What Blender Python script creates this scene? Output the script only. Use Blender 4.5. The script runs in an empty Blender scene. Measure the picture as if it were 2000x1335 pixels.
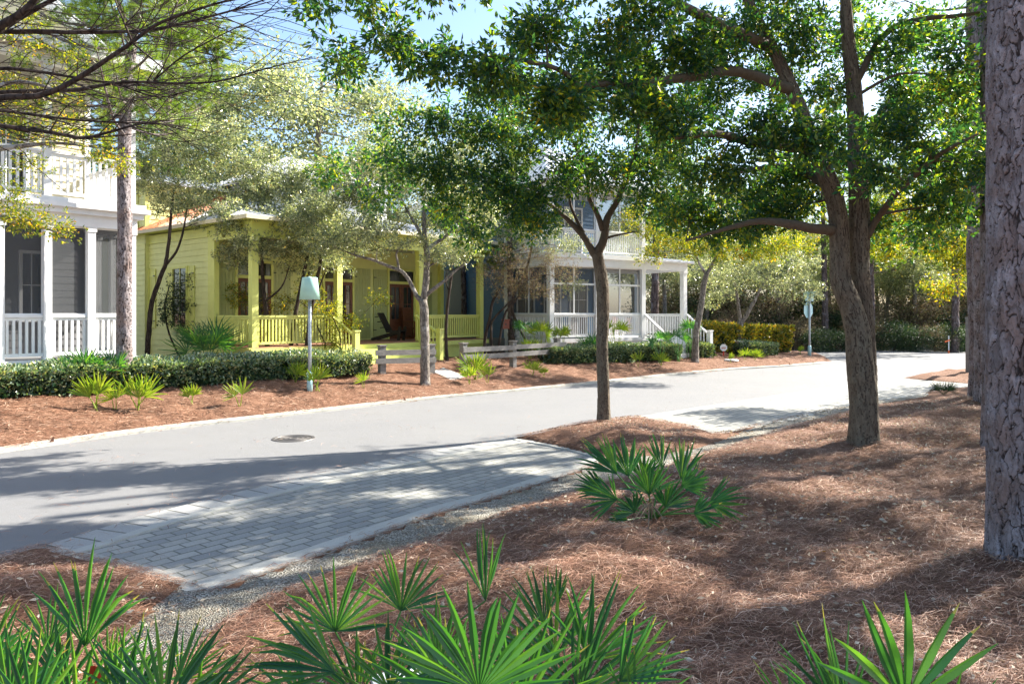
import bpy, math, random
import numpy as np
from mathutils import Vector, Matrix
from mathutils.geometry import tessellate_polygon
SC = bpy.context.scene
R = math.radians
# ------------------------------------------------------------------ camera, sky, sun, exposure
F = 1450.0; CX = 1000.0; HY = 610.0; CAMH = 2.2      # focal length in photo pixels, horizon row, eye height
cd = bpy.data.cameras.new("camera"); cam = bpy.data.objects.new("camera", cd); SC.collection.objects.link(cam)
cam.location = (0, 0, CAMH); cam.rotation_euler = (R(90), 0, 0)
cd.sensor_width = 36.0; cd.lens = 36.0 * F / 2000.0
cd.shift_y = -(667.5 - HY) / 2000.0
cd.clip_start = 0.1; cd.clip_end = 1500
SC.camera = cam
SUN_EL = 38.0; SUN_DIR = np.array([0.88, 0.475]); SUN_DIR = SUN_DIR / np.linalg.norm(SUN_DIR)
sd = bpy.data.lights.new("sun", "SUN"); sun = bpy.data.objects.new("sun", sd); SC.collection.objects.link(sun)
sd.energy = 5.0; sd.angle = R(0.53); sd.color = (1.0, 0.94, 0.84)
sv = Vector((SUN_DIR[0] * math.cos(R(SUN_EL)), SUN_DIR[1] * math.cos(R(SUN_EL)), math.sin(R(SUN_EL))))
sun.rotation_euler = (-sv).to_track_quat('-Z', 'Y').to_euler(); sun.location = (20, 10, 30)
W = bpy.data.worlds.new("World"); SC.world = W; W.use_nodes = True
nt = W.node_tree; bg = nt.nodes["Background"]; sky = nt.nodes.new("ShaderNodeTexSky")
sky.sky_type = 'NISHITA'; sky.sun_disc = False; sky.sun_elevation = R(SUN_EL)
sky.sun_rotation = math.atan2(SUN_DIR[0], SUN_DIR[1]); sky.air_density = 1.0; sky.dust_density = 1.4; sky.ozone_density = 2.5
nt.links.new(sky.outputs[0], bg.inputs[0]); bg.inputs[1].default_value = 0.095
SC.view_settings.view_transform = 'Standard'; SC.view_settings.look = 'None'
SC.view_settings.exposure = 1.85; SC.view_settings.gamma = 1.0
SC.cycles.max_bounces = 8; SC.cycles.transparent_max_bounces = 16
SC.cycles.use_denoising = True

# ------------------------------------------------------------------ maths helpers
def rs(seed): return np.random.RandomState(seed)
def P(px, py, Z): return np.array([(px - CX) / F * Z, Z, CAMH + (HY - py) / F * Z])
def U(px, py, z=0.0):
    Z = F * (CAMH - z) / (py - HY); return ((px - CX) / F * Z, Z)
def smooth(a, b, x):
    t = np.clip((x - a) / (b - a), 0, 1); return t * t * (3 - 2 * t)
def catmull(pts, per=6):
    pts = np.asarray(pts, float)
    if len(pts) < 3: 
        t = np.linspace(0, 1, per + 1)[:, None]; return pts[0] * (1 - t) + pts[1] * t
    q = np.vstack([2 * pts[0] - pts[1], pts, 2 * pts[-1] - pts[-2]]); out = []
    for i in range(1, len(q) - 2):
        p0, p1, p2, p3 = q[i - 1], q[i], q[i + 1], q[i + 2]
        for t in np.arange(per) / per:
            out.append(.5 * ((2 * p1) + (-p0 + p2) * t + (2 * p0 - 5 * p1 + 4 * p2 - p3) * t * t + (-p0 + 3 * p1 - 3 * p2 + p3) * t ** 3))
    out.append(pts[-1]); return np.array(out)
def vnoise(x, y, seed=0):                                  # smooth 2-D value noise
    x = np.asarray(x, float); y = np.asarray(y, float)
    xi = np.floor(x).astype(np.int64); yi = np.floor(y).astype(np.int64); fx = x - xi; fy = y - yi
    fx = fx * fx * (3 - 2 * fx); fy = fy * fy * (3 - 2 * fy)
    def h(a, b):
        n = (a * 374761393 + b * 668265263 + seed * 982451653) & 0x7fffffff
        n = ((n ^ (n >> 13)) * 1274126177) & 0x7fffffff
        return ((n ^ (n >> 16)) & 0xffff) / 65535.0
    return (h(xi, yi) * (1 - fx) + h(xi + 1, yi) * fx) * (1 - fy) + (h(xi, yi + 1) * (1 - fx) + h(xi + 1, yi + 1) * fx) * fy
def seg_dist(x, y, poly, closed=True):
    d = np.full(np.shape(x), 1e9); n = len(poly)
    for i in range(n if closed else n - 1):
        ax, ay = poly[i]; bx, by = poly[(i + 1) % n]; vx, vy = bx - ax, by - ay
        t = np.clip(((x - ax) * vx + (y - ay) * vy) / (vx * vx + vy * vy + 1e-12), 0, 1)
        d = np.minimum(d, np.hypot(x - ax - t * vx, y - ay - t * vy))
    return d
def inside(x, y, poly):
    r = np.zeros(np.shape(x), bool); n = len(poly)
    for i in range(n):
        ax, ay = poly[i]; bx, by = poly[(i + 1) % n]
        if ay == by: continue
        c = ((ay > y) != (by > y)) & (x < (bx - ax) * (y - ay) / (by - ay) + ax); r ^= c
    return r

# ------------------------------------------------------------------ mesh building
COL = SC.collection
def link(o, parent=None):
    COL.objects.link(o)
    if parent is not None: o.parent = parent
    return o
def tag(o, label=None, cat=None, group=None, kind=None):
    if label: o["label"] = label
    if cat: o["category"] = cat
    if group: o["group"] = group
    if kind: o["kind"] = kind
    return o
def thing(name, label, cat, loc=(0, 0, 0), rz=0.0, group=None):
    o = bpy.data.objects.new(name, None); o.empty_display_size = .2; link(o)
    o.location = loc; o.rotation_euler = (0, 0, rz); return tag(o, label, cat, group)
def copy_tree(o, parent=None):
    c = o.copy(); COL.objects.link(c)
    if parent is not None: c.parent = parent
    for ch in list(o.children): copy_tree(ch, c)
    return c
class MB:
    def __init__(s): s.V = []; s.n = 0; s.F = []; s.rnd = []; s.uv = []
    def add(s, v, faces, rnd=None, uv=None):
        v = np.asarray(v, float).reshape(-1, 3); faces = [np.asarray(f, np.int64) for f in (faces if isinstance(faces, list) else [faces])]
        s.V.append(v); s.uv.append(np.zeros((len(v), 3)) if uv is None else np.asarray(uv, float))
        for f in faces:
            s.F.append(f + s.n); s.rnd.append(np.full(len(f), .5) if rnd is None else np.broadcast_to(rnd, (len(f),)).astype(float))
        s.n += len(v); return s
    def box(s, x0, x1, y0, y1, z0, z1, M=None):
        v = np.array([(x, y, z) for z in (z0, z1) for y in (y0, y1) for x in (x0, x1)], float)
        if M is not None: v = v @ np.asarray(M)[:3, :3].T + np.asarray(M)[:3, 3]
        return s.add(v, np.array([(0, 2, 3, 1), (4, 5, 7, 6), (0, 1, 5, 4), (2, 6, 7, 3), (0, 4, 6, 2), (1, 3, 7, 5)]), rnd=random.random())
    def bar(s, a, b, w, h, up=(0, 0, 1)):                  # box from a to b, w across, h along up
        a = np.array(a, float); b = np.array(b, float); d = b - a; L = np.linalg.norm(d); d /= L
        sd_ = np.cross(d, up); sd_ /= np.linalg.norm(sd_); u = np.cross(sd_, d)
        v = [a + d * (L * i) + sd_ * (w / 2 * j) + u * (h / 2 * k) for k in (-1, 1) for j in (-1, 1) for i in (0, 1)]
        return s.add(v, np.array([(0, 2, 3, 1), (4, 5, 7, 6), (0, 1, 5, 4), (2, 6, 7, 3), (0, 4, 6, 2), (1, 3, 7, 5)]), rnd=random.random())
    def tube(s, pts, rad, k=6, cap=True, jit=0.0, rng=None, rnd=.5):
        pts = np.asarray(pts, float); n = len(pts); rad = np.broadcast_to(rad, (n,)).astype(float)
        T = np.gradient(pts, axis=0); T /= np.linalg.norm(T, axis=1)[:, None] + 1e-9
        a = np.array([1., 0, 0]) if abs(T[0][0]) < .8 else np.array([0, 1., 0]); N = []
        for i in range(n):
            a = a - T[i] * a.dot(T[i]); a /= np.linalg.norm(a) + 1e-9; N.append(a.copy())
        N = np.array(N); B = np.cross(T, N); th = np.arange(k) * 2 * math.pi / k
        rr = rad[:, None] * np.ones(k)
        if jit and rng is not None: rr = rr * (1 + jit * (rng.rand(n, k) - .5))
        v = pts[:, None] + rr[..., None] * (np.cos(th)[None, :, None] * N[:, None] + np.sin(th)[None, :, None] * B[:, None])
        v = v.reshape(-1, 3); i = np.arange(n - 1)[:, None] * k; j = np.arange(k)[None]; j2 = (j + 1) % k
        f = np.stack([i + j, i + j2, i + k + j2, i + k + j], -1).reshape(-1, 4)
        s.add(v, f, rnd=rnd)
        if cap:
            m = s.n
            s.V.append(np.array([pts[-1], pts[0]])); s.uv.append(np.zeros((2, 3))); base = m - n * k; s.n += 2
            jj = np.arange(k); s.F.append(np.stack([base + (n - 1) * k + jj, base + (n - 1) * k + (jj + 1) % k, np.full(k, m)], -1)); s.rnd.append(np.full(k, rnd))
            s.F.append(np.stack([base + (jj + 1) % k, base + jj, np.full(k, m + 1)], -1)); s.rnd.append(np.full(k, rnd))
        return s
    def prism(s, poly, z0, z1):                            # polygon in xy, extruded (ccw)
        n = len(poly); v = [(x, y, z0) for x, y in poly] + [(x, y, z1) for x, y in poly]
        tri = tessellate_polygon([[Vector((x, y, 0)) for x, y in poly]])
        t = np.array([list(q) for q in tri])
        a = np.array(poly); ar = sum(a[i][0] * a[(i + 1) % n][1] - a[(i + 1) % n][0] * a[i][1] for i in range(n))
        p0, p1, p2 = a[t[0][0]], a[t[0][1]], a[t[0][2]]
        if (p1[0] - p0[0]) * (p2[1] - p0[1]) - (p1[1] - p0[1]) * (p2[0] - p0[0]) < 0: t = t[:, ::-1]
        q = np.array([(i, (i + 1) % n, (i + 1) % n + n, i + n) for i in range(n)])
        if ar < 0: q = q[:, ::-1]
        return s.add(v, [t[:, ::-1], t + n, q])
    def quad(s, a, b, c, d): return s.add([a, b, c, d], np.array([(0, 1, 2, 3)]))
    def build(s, name, mat, parent=None, smooth=False, shift=None):
        V = np.vstack(s.V) if s.V else np.zeros((0, 3))
        if shift is not None: V = V - np.asarray(shift)
        me = bpy.data.meshes.new(name)
        me.vertices.add(len(V)); me.vertices.foreach_set("co", V.astype(np.float32).ravel())
        tot = np.concatenate([np.full(len(f), f.shape[1]) for f in s.F if len(f)]); loops = np.concatenate([f.ravel() for f in s.F if len(f)])
        rnd = np.concatenate([r for f, r in zip(s.F, s.rnd) if len(f)])
        me.loops.add(len(loops)); me.loops.foreach_set("vertex_index", loops.astype(np.int32))
        me.polygons.add(len(tot)); st = np.concatenate([[0], np.cumsum(tot)[:-1]])
        me.polygons.foreach_set("loop_start", st.astype(np.int32)); me.polygons.foreach_set("loop_total", tot.astype(np.int32))
        me.polygons.foreach_set("use_smooth", np.full(len(tot), smooth))
        at = me.attributes.new("rnd", 'FLOAT', 'FACE'); at.data.foreach_set("value", rnd.astype(np.float32))
        UVc = np.vstack(s.uv)
        if UVc.any():
            at = me.attributes.new("uvm", 'FLOAT_VECTOR', 'POINT'); at.data.foreach_set("vector", UVc.astype(np.float32).ravel())
        me.update(calc_edges=True); me.materials.append(mat)
        o = bpy.data.objects.new(name, me); return link(o, parent)

# ------------------------------------------------------------------ materials
class NT:
    def __init__(s, name):
        s.m = bpy.data.materials.new(name); s.m.use_nodes = True; s.t = s.m.node_tree
        s.b = s.t.nodes["Principled BSDF"]; s.out = s.t.nodes["Material Output"]
    def n(s, typ, **kw):
        x = s.t.nodes.new("ShaderNode" + typ)
        for k, v in kw.items():
            if hasattr(x, k) and not k[0].isupper(): setattr(x, k, v)
            else: x.inputs[k.replace("_", " ")].default_value = v
        return x
    def l(s, a, b): s.t.links.new(a, b); return s
    def coords(s, scale=(1, 1, 1), rot=(0, 0, 0), kind="Object"):
        tc = s.n("TexCoord"); mp = s.n("Mapping"); mp.inputs["Scale"].default_value = scale; mp.inputs["Rotation"].default_value = rot
        s.l(tc.outputs[kind], mp.inputs[0]); return mp.outputs[0]
    def noise(s, vec, scale, detail=4, rough=.6, dist=0):
        x = s.n("TexNoise"); x.inputs["Scale"].default_value = scale; x.inputs["Detail"].default_value = detail
        x.inputs["Roughness"].default_value = rough; x.inputs["Distortion"].default_value = dist; s.l(vec, x.inputs["Vector"]); return x.outputs["Fac"]
    def ramp(s, fac, stops):
        x = s.n("ValToRGB"); e = x.color_ramp.elements
        while len(e) < len(stops): e.new(.5)
        for i, (p, c) in enumerate(stops): e[i].position = p; e[i].color = (c[0], c[1], c[2], 1)
        s.l(fac, x.inputs[0]); return x.outputs[0]
    def mix(s, fac, a, b, mode='MIX'):
        x = s.n("MixRGB"); x.blend_type = mode
        for i, v in ((0, fac), (1, a), (2, b)):
            if hasattr(v, "links"): s.l(v, x.inputs[i])
            else: x.inputs[i].default_value = v if i == 0 else (v[0], v[1], v[2], 1)
        return x.outputs[0]
    def bump(s, h, strength=.5, dist=.02, prev=None):
        x = s.n("Bump"); x.inputs["Strength"].default_value = strength; x.inputs["Distance"].default_value = dist; s.l(h, x.inputs["Height"])
        if prev is not None: s.l(prev, x.inputs["Normal"])
        return x.outputs[0]
    def fin(s, col=None, rough=.7, nrm=None, spec=.5, metal=0):
        if col is not None:
            if hasattr(col, "links"): s.l(col, s.b.inputs["Base Color"])
            else: s.b.inputs["Base Color"].default_value = (col[0], col[1], col[2], 1)
        if hasattr(rough, "links"): s.l(rough, s.b.inputs["Roughness"])
        else: s.b.inputs["Roughness"].default_value = rough
        s.b.inputs["Specular IOR Level"].default_value = spec; s.b.inputs["Metallic"].default_value = metal
        if nrm is not None: s.l(nrm, s.b.inputs["Normal"])
        return s.m
def paint(name, c, rough=.55, var=.12, scale=3.0):
    t = NT(name); v = t.coords(); n = t.noise(v, scale, 6, .65); n2 = t.noise(t.coords((1, 1, .15)), 14, 3)
    a = tuple(x * (1 - var) for x in c); col = t.ramp(n, [(.3, a), (.7, c)])
    col = t.mix(t.ramp(n2, [(.62, (0, 0, 0)), (.8, (var * 1.5,) * 3)]), col, tuple(x * .6 for x in c))
    return t.fin(col, rough, t.bump(n2, .15, .004))
def leafmat(name, stops, trans=.45, rough=.45, spec=.45, tint=(1.5, 1.45, .55)):
    t = NT(name); a = t.n("Attribute"); a.attribute_name = "rnd"
    v = t.coords(); n = t.noise(v, 1.1, 2); ad = t.n("Math", operation='MULTIPLY_ADD'); t.l(n, ad.inputs[0]); ad.inputs[1].default_value = .36; ad.inputs[2].default_value = -.2
    sm = t.n("Math", operation='ADD'); t.l(a.outputs["Fac"], sm.inputs[0]); t.l(ad.outputs[0], sm.inputs[1])
    col = t.ramp(sm.outputs[0], stops); t.fin(col, rough, None, spec)
    tr = t.n("BsdfTranslucent"); t.l(t.mix(1.0, col, tint, 'MULTIPLY'), tr.inputs[0])
    mx = t.n("MixShader"); mx.inputs[0].default_value = trans; t.l(t.b.outputs[0], mx.inputs[1]); t.l(tr.outputs[0], mx.inputs[2]); t.l(mx.outputs[0], t.out.inputs[0])
    return t.m
def barkmat(name, dark, light, sx=9, sz=1.6, strength=.9, lichen=None, dist=.03):
    t = NT(name); v = t.coords((sx, sx, sz)); n = t.noise(v, 1.0, 8, .7, .6)
    vo = t.n("TexVoronoi", feature='DISTANCE_TO_EDGE'); vo.inputs["Scale"].default_value = 1.0; t.l(t.mix(.12, v, t.n("TexNoise").outputs["Color"]), vo.inputs["Vector"])
    col = t.ramp(n, [(.32, dark), (.52, tuple((a + b) / 2 for a, b in zip(dark, light))), (.7, light)])
    crack = t.ramp(vo.outputs["Distance"], [(0, (.25,) * 3), (.12, (1,) * 3)]); col = t.mix(.8, col, crack, 'MULTIPLY')
    if lichen:
        col = t.mix(t.ramp(t.noise(t.coords(), 2.3, 5), [(.56, (0, 0, 0)), (.64, (.8,) * 3)]), col, lichen)
    b = t.bump(vo.outputs["Distance"], strength, dist); return t.fin(col, .9, t.bump(n, strength, dist * .6, b), .2)

M = {}
def m_straw():
    t = NT("pine_straw_ground"); v = t.coords()
    big = t.noise(v, .9, 4, .6); fine = t.noise(t.coords((14, 55, 20), (0, 0, .5)), 1, 5, .75, 1.5); fine2 = t.noise(t.coords((60, 13, 20), (0, 0, .2)), 1, 5, .75, 1.5)
    f = t.mix(.5, fine, fine2); col = t.ramp(f, [(.3, (.035, .016, .010)), (.46, (.14, .065, .037)), (.58, (.30, .165, .10)), (.72, (.5, .33, .22))])
    col = t.mix(t.ramp(big, [(.35, (0, 0, 0)), (.7, (.55,) * 3)]), col, (.22, .12, .075)); return t.fin(col, .85, t.bump(f, 1, .04), .25)
M['straw'] = m_straw()
def m_needle():
    t = NT("pine_needles_dry"); a = t.n("Attribute"); a.attribute_name = "rnd"
    return t.fin(t.ramp(a.outputs["Fac"], [(0, (.05, .019, .011)), (.35, (.20, .083, .046)), (.7, (.43, .235, .148)), (1, (.78, .59, .43))]), .6, None, .35)
M['needle'] = m_needle()
def m_asphalt():
    t = NT("asphalt"); v = t.coords(); g = t.noise(v, 160, 3, .8); b = t.noise(v, .5, 4); c = t.noise(t.coords((.4, 3, 1), (0, 0, .9)), 1, 3)
    col = t.ramp(g, [(.3, (.10, .105, .115)), (.5, (.175, .175, .178)), (.72, (.28, .277, .27))])
    col = t.mix(t.ramp(b, [(.35, (0, 0, 0)), (.75, (.3,) * 3)]), col, (.24, .235, .22)); col = t.mix(t.ramp(c, [(.55, (0, 0, 0)), (.8, (.25,) * 3)]), col, (.13, .13, .135))
    vo = t.n("TexVoronoi", feature='DISTANCE_TO_EDGE'); vo.inputs["Scale"].default_value = .45; t.l(t.mix(.25, v, t.n("TexNoise").outputs["Color"]), vo.inputs["Vector"])
    cr = t.ramp(vo.outputs["Distance"], [(0, (1, 1, 1)), (.004, (0, 0, 0))]); msk = t.ramp(t.noise(v, .35, 2), [(.58, (0, 0, 0)), (.66, (.5,) * 3)]); col = t.mix(t.mix(1.0, cr, msk, 'MULTIPLY'), col, (.07, .07, .07))
    sp = t.ramp(t.noise(v, 3.2, 7, .75), [(.5, (0, 0, 0)), (.7, (.5,) * 3)]); col = t.mix(sp, col, (.17, .165, .155))
    return t.fin(col, .7, t.bump(g, .5, .012), .4)
M['asphalt'] = m_asphalt()
def m_concrete(name, c):
    t = NT(name); v = t.coords(); n = t.noise(v, 1.6, 8, .7); g = t.noise(v, 70, 3)
    col = t.ramp(n, [(.28, tuple(x * .62 for x in c)), (.5, tuple(x * .9 for x in c)), (.75, c)])
    return t.fin(t.mix(.25, col, t.ramp(g, [(.3, tuple(x * .5 for x in c)), (.7, c)])), .8, t.bump(g, .4, .008), .3)
M['kerb'] = m_concrete("kerb_concrete", (.47, .46, .41)); M['walk'] = m_concrete("walk_concrete", (.45, .44, .42))
ROT = math.atan2(.772, .636)
def m_paver(name, uv, bw, rh, col1, col2, mortar, ms=.009, off=.5):
    t = NT(name)
    if uv: a = t.n("Attribute"); a.attribute_name = "uvm"; v = a.outputs["Vector"]
    else: v = t.coords((1, 1, 1), (0, 0, -ROT))
    dn = t.n("TexNoise"); dn.inputs["Scale"].default_value = 2.5; t.l(v, dn.inputs["Vector"]); vv = t.mix(.012, v, dn.outputs["Color"])
    br = t.n("TexBrick"); br.offset = off; t.l(vv, br.inputs["Vector"])
    for k, x in (("Scale", 1.0), ("Mortar Size", ms), ("Mortar Smooth", .3), ("Bias", 0.0), ("Brick Width", bw), ("Row Height", rh)): br.inputs[k].default_value = x
    for k, c in (("Color1", col1), ("Color2", col2), ("Mortar", mortar)): br.inputs[k].default_value = (*c, 1)
    n = t.noise(t.coords(), 1.3, 6, .65); g = t.noise(t.coords(), 60, 3)
    col = t.mix(t.ramp(n, [(.4, (0, 0, 0)), (.75, (.45,) * 3)]), br.outputs["Color"], (.24, .235, .2)); col = t.mix(.3, col, t.ramp(g, [(.3, (.2, .2, .19)), (.7, (.45, .44, .4))]))
    inv = t.n("Math", operation='SUBTRACT'); inv.inputs[0].default_value = 1; t.l(br.outputs["Fac"], inv.inputs[1])
    return t.fin(col, .75, t.bump(g, .4, .006, t.bump(inv.outputs[0], .9, .012)), .35)
M['paver'] = m_paver("grey_pavers", False, .25, .145, (.19, .197, .195), (.39, .375, .33), (.055, .06, .03))
M['header'] = m_paver("header_pavers", True, .27, .42, (.30, .305, .30), (.38, .37, .35), (.05, .05, .04), .014, 0)
def m_gravel():
    t = NT("gravel"); v = t.coords(); vo = t.n("TexVoronoi"); vo.inputs["Scale"].default_value = 80; t.l(v, vo.inputs["Vector"])
    sp = t.n("SeparateXYZ"); t.l(vo.outputs["Color"], sp.inputs[0]); n = t.noise(v, 1.2, 5)
    col = t.ramp(sp.outputs[0], [(.1, (.10, .085, .065)), (.5, (.27, .245, .2)), (.9, (.48, .46, .40))])
    col = t.mix(t.ramp(n, [(.45, (0, 0, 0)), (.65, (.65,) * 3)]), col, (.2, .17, .11)); return t.fin(col, .8, t.bump(vo.outputs["Distance"], 1, .02), .3)
M['gravel'] = m_gravel()
M['white'] = paint("white_paint", (.8, .8, .79), .5, .1); M['yellow'] = paint("lime_yellow_paint", (.68, .71, .19), .5, .12)
M['yellow_wall'] = paint("pale_lime_siding_paint", (.70, .73, .29), .6, .12); M['green_shutter'] = paint("sage_shutter_paint", (.42, .46, .17), .5, .12)
M['blue'] = paint("slate_blue_siding_paint", (.055, .145, .27), .55, .15); M['grey_wall'] = paint("grey_siding_paint", (.19, .19, .20), .6, .12)
M['cream'] = paint("cream_siding_paint", (.62, .56, .38), .6, .1); M['dark'] = paint("underfloor_shade", (.03, .032, .035), .8, .1)
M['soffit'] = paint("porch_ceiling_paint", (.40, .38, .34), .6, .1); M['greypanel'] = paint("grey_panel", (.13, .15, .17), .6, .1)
def m_wood(name, a, b, rough=.7):
    t = NT(name); n = t.noise(t.coords((3, 3, 22)), 1, 6, .7, .4); n2 = t.noise(t.coords((1.5, 18, 18), (0, 0, ROT)), 1, 6, .7, .3)
    return t.fin(t.ramp(t.mix(.5, n, n2), [(.3, a), (.7, b)]), rough, t.bump(n2, .4, .006), .3)
M['oldwood'] = m_wood("weathered_grey_wood", (.09, .085, .08), (.27, .26, .245)); M['brown'] = m_wood("varnished_brown_wood", (.07, .022, .01), (.2, .07, .03), .35)
M['deck'] = m_wood("deck_boards", (.22, .1, .06), (.42, .23, .15)); M['blackwood'] = m_wood("dark_stained_wood", (.008, .007, .007), (.03, .025, .022), .4)
def m_roof(name, c, rough=.38, metal=.55):
    t = NT(name); n = t.noise(t.coords(), 1.2, 5); return t.fin(t.ramp(n, [(.3, tuple(x * .75 for x in c)), (.7, c)]), rough, None, .5, metal)
M['roof'] = m_roof("galvanised_seam_roof", (.72, .74, .77), .42, .2)
def m_rust():
    t = NT("rusted_seam_roof"); n = t.noise(t.coords(), 1.1, 6, .6); sx = t.n("SeparateXYZ"); t.l(t.coords(), sx.inputs[0]); mr = t.n("MapRange"); t.l(sx.outputs[1], mr.inputs[0])
    for k_, v_ in ((1, 2.2), (2, 5.0), (3, -.3), (4, .16)): mr.inputs[k_].default_value = v_
    ad = t.n("Math", operation='ADD'); t.l(n, ad.inputs[0]); t.l(mr.outputs[0], ad.inputs[1]); return t.fin(t.ramp(ad.outputs[0], [(.42, (.72, .72, .74)), (.52, (.75, .42, .28)), (.68, (.62, .22, .1))]), .5, None, .4, .1)
M['rust'] = m_rust()
def m_glass():
    t = NT("window_glass"); n = t.noise(t.coords((1, 1, .3)), 1.4, 3, .6, .8)
    return t.fin(t.ramp(n, [(.4, (.012, .014, .016)), (.65, (.07, .075, .07))]), .06, t.bump(n, .05, .05), .8)
M['glass'] = m_glass()
def m_screen():
    t = NT("insect_screen"); t.fin((.06, .065, .07), .7, None, .3); tr = t.n("BsdfTransparent"); mx = t.n("MixShader"); mx.inputs[0].default_value = .7
    t.l(tr.outputs[0], mx.inputs[1]); t.l(t.b.outputs[0], mx.inputs[2]); t.l(mx.outputs[0], t.out.inputs[0]); return t.m
M['screen'] = m_screen()
def flat(name, c, rough=.5, metal=0, spec=.5):
    t = NT(name); n = t.noise(t.coords(), 6, 4); return t.fin(t.ramp(n, [(.3, tuple(x * .85 for x in c)), (.7, c)]), rough, None, spec, metal)
M['shade'] = flat("aqua_lamp_shade", (.42, .68, .58), .45); M['pole'] = flat("grey_pole_paint", (.42, .47, .50), .4, .2)
M['aqua'] = flat("aqua_sign_back", (.42, .66, .68), .45); M['iron'] = flat("cast_iron", (.13, .12, .115), .5, .4)
M['red'] = flat("red_enamel", (.6, .03, .02), .4); M['blueplate'] = flat("blue_plate", (.01, .07, .6), .4); M['plate'] = flat("white_plastic", (.72, .76, .78), .4)
M['orange'] = flat("orange_tape", (.9, .16, .03), .5); M['terracotta'] = flat("faded_red_tin", (.45, .14, .1), .5); M['stone'] = flat("tan_stone", (.36, .34, .28), .8)
M['bark_oak'] = barkmat("laurel_oak_bark", (.05, .035, .024), (.21, .16, .11), 16, 3, .8, (.20, .19, .15), .03)
M['bark_pale'] = barkmat("pale_lichen_bark", (.10, .085, .07), (.34, .30, .26), 14, 5, .6, (.42, .41, .38), .02)
M['bark_pine'] = barkmat("pine_bark", (.055, .035, .03), (.25, .19, .165), 9, 2.3, 1.0, (.27, .25, .25), .05)
M['bark_dark'] = barkmat("dark_bark", (.025, .018, .015), (.10, .075, .06), 12, 4, .7, None, .02)
M['leaf_oak'] = leafmat("laurel_oak_leaves", [(0, (.012, .055, .05)), (.4, (.026, .085, .055)), (.68, (.065, .135, .035)), (.9, (.15, .21, .03)), (.985, (.26, .28, .03)), (1, (.36, .26, .03))], .56, .33, .55, (2.6, 2.4, .5))
M['leaf_gold'] = leafmat("yellow_backlit_oak_leaves", [(0, (.04, .08, .012)), (.4, (.1, .15, .018)), (.75, (.24, .25, .022)), (.94, (.40, .33, .03)), (1, (.5, .22, .03))], .55, .4, .4, (2.2, 2.0, .45))  # yellow leaf tones, with sun shining through put into the colour
M['leaf_live'] = leafmat("live_oak_leaves", [(0, (.055, .085, .05)), (.35, (.15, .185, .105)), (.7, (.32, .345, .225)), (.95, (.48, .47, .30)), (1, (.42, .28, .08))], .45, .28, 1.0, (1.9, 1.9, 1.0))
M['leaf_hedge'] = leafmat("viburnum_hedge_leaves", [(0, (.025, .065, .04)), (.4, (.13, .20, .115)), (.8, (.30, .37, .22)), (1, (.40, .34, .16))], .22, .2, 1.0, (1.6, 1.7, .5))
M['leaf_hedge_gold'] = leafmat("golden_hedge_leaves", [(0, (.05, .08, .02)), (.4, (.14, .16, .02)), (.8, (.38, .30, .03)), (1, (.42, .18, .03))], .4, .3, .7)
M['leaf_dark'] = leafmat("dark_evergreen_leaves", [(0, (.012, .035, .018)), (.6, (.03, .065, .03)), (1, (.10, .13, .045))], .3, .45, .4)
M['leaf_brown'] = leafmat("dry_twiggy_leaves", [(0, (.12, .075, .05)), (.5, (.24, .17, .11)), (.8, (.3, .27, .13)), (1, (.2, .22, .08))], .3, .5, .3, (1.2, 1.1, .8))
M['needles'] = leafmat("green_pine_needles", [(0, (.05, .10, .02)), (.4, (.14, .22, .035)), (.8, (.28, .34, .06)), (1, (.42, .36, .1))], .45, .35, .5, (1.3, 1.4, .4))
M['palm'] = leafmat("saw_palmetto_blades", [(0, (.022, .095, .055)), (.45, (.05, .165, .06)), (.78, (.10, .23, .055)), (.93, (.2, .31, .06)), (1, (.42, .30, .12))], .38, .38, .5, (1.7, 1.8, .4))
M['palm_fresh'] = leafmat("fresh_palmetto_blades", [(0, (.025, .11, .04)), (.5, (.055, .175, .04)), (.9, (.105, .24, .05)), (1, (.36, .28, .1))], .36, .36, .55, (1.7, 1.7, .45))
M['palm_bright'] = leafmat("young_palmetto_blades", [(0, (.12, .22, .03)), (.6, (.26, .36, .04)), (1, (.4, .4, .08))], .5, .4, .4, (1.3, 1.3, .5))
M['litter'] = leafmat("dry_leaf_litter", [(0, (.3, .2, .12)), (.5, (.5, .4, .28)), (.93, (.6, .54, .42)), (1, (.6, .3, .06))], .15, .6, .3, (1, .9, .7))

# ------------------------------------------------------------------ ground plan (metres, read off the photograph at street level)
def L(*pp): return [U(x, y) for x, y in pp]
u0 = np.array(U(0, 884)); u1 = np.array(U(350, 836)); dd = (u0 - u1) / np.linalg.norm(u0 - u1)
far_kerb = [tuple(u0 + dd * 45), tuple(u0 + dd * 12), tuple(u0 + dd * 4), tuple(u0 + dd * 1.5)] + L((0, 884), (180, 858), (350, 836), (520, 817), (700, 796), (850, 779), (1000, 765), (1150, 750), (1240, 741), (1330, 731), (1430, 722), (1530, 716), (1600, 710.5), (1622, 708))
near_line = L((85, 1068), (280, 1010), (520, 950), (770, 896), (1000, 856), (1100, 839), (1180, 826), (1300, 806), (1450, 783), (1600, 760), (1720, 743), (1761, 737))
n0 = np.array(near_line[0]); n1 = np.array(near_line[3]); dn = (n0 - n1) / np.linalg.norm(n0 - n1)
near_left = [tuple(n0 + dn * k) for k in (45, 12, 4, 1.5)]
far_right = [(16.9, 38.0), (19.5, 42.0), (30, 44)] 
road_poly = far_kerb + L((1604, 697), (1583, 691)) + [(13.6, 44), (30, 50), (60, 50), (60, 30.5)] + L((1990, 719), (1896, 722), (1862, 724), (1800, 731), (1761, 739)) + near_line[::-1] + near_left[::-1]
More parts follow.
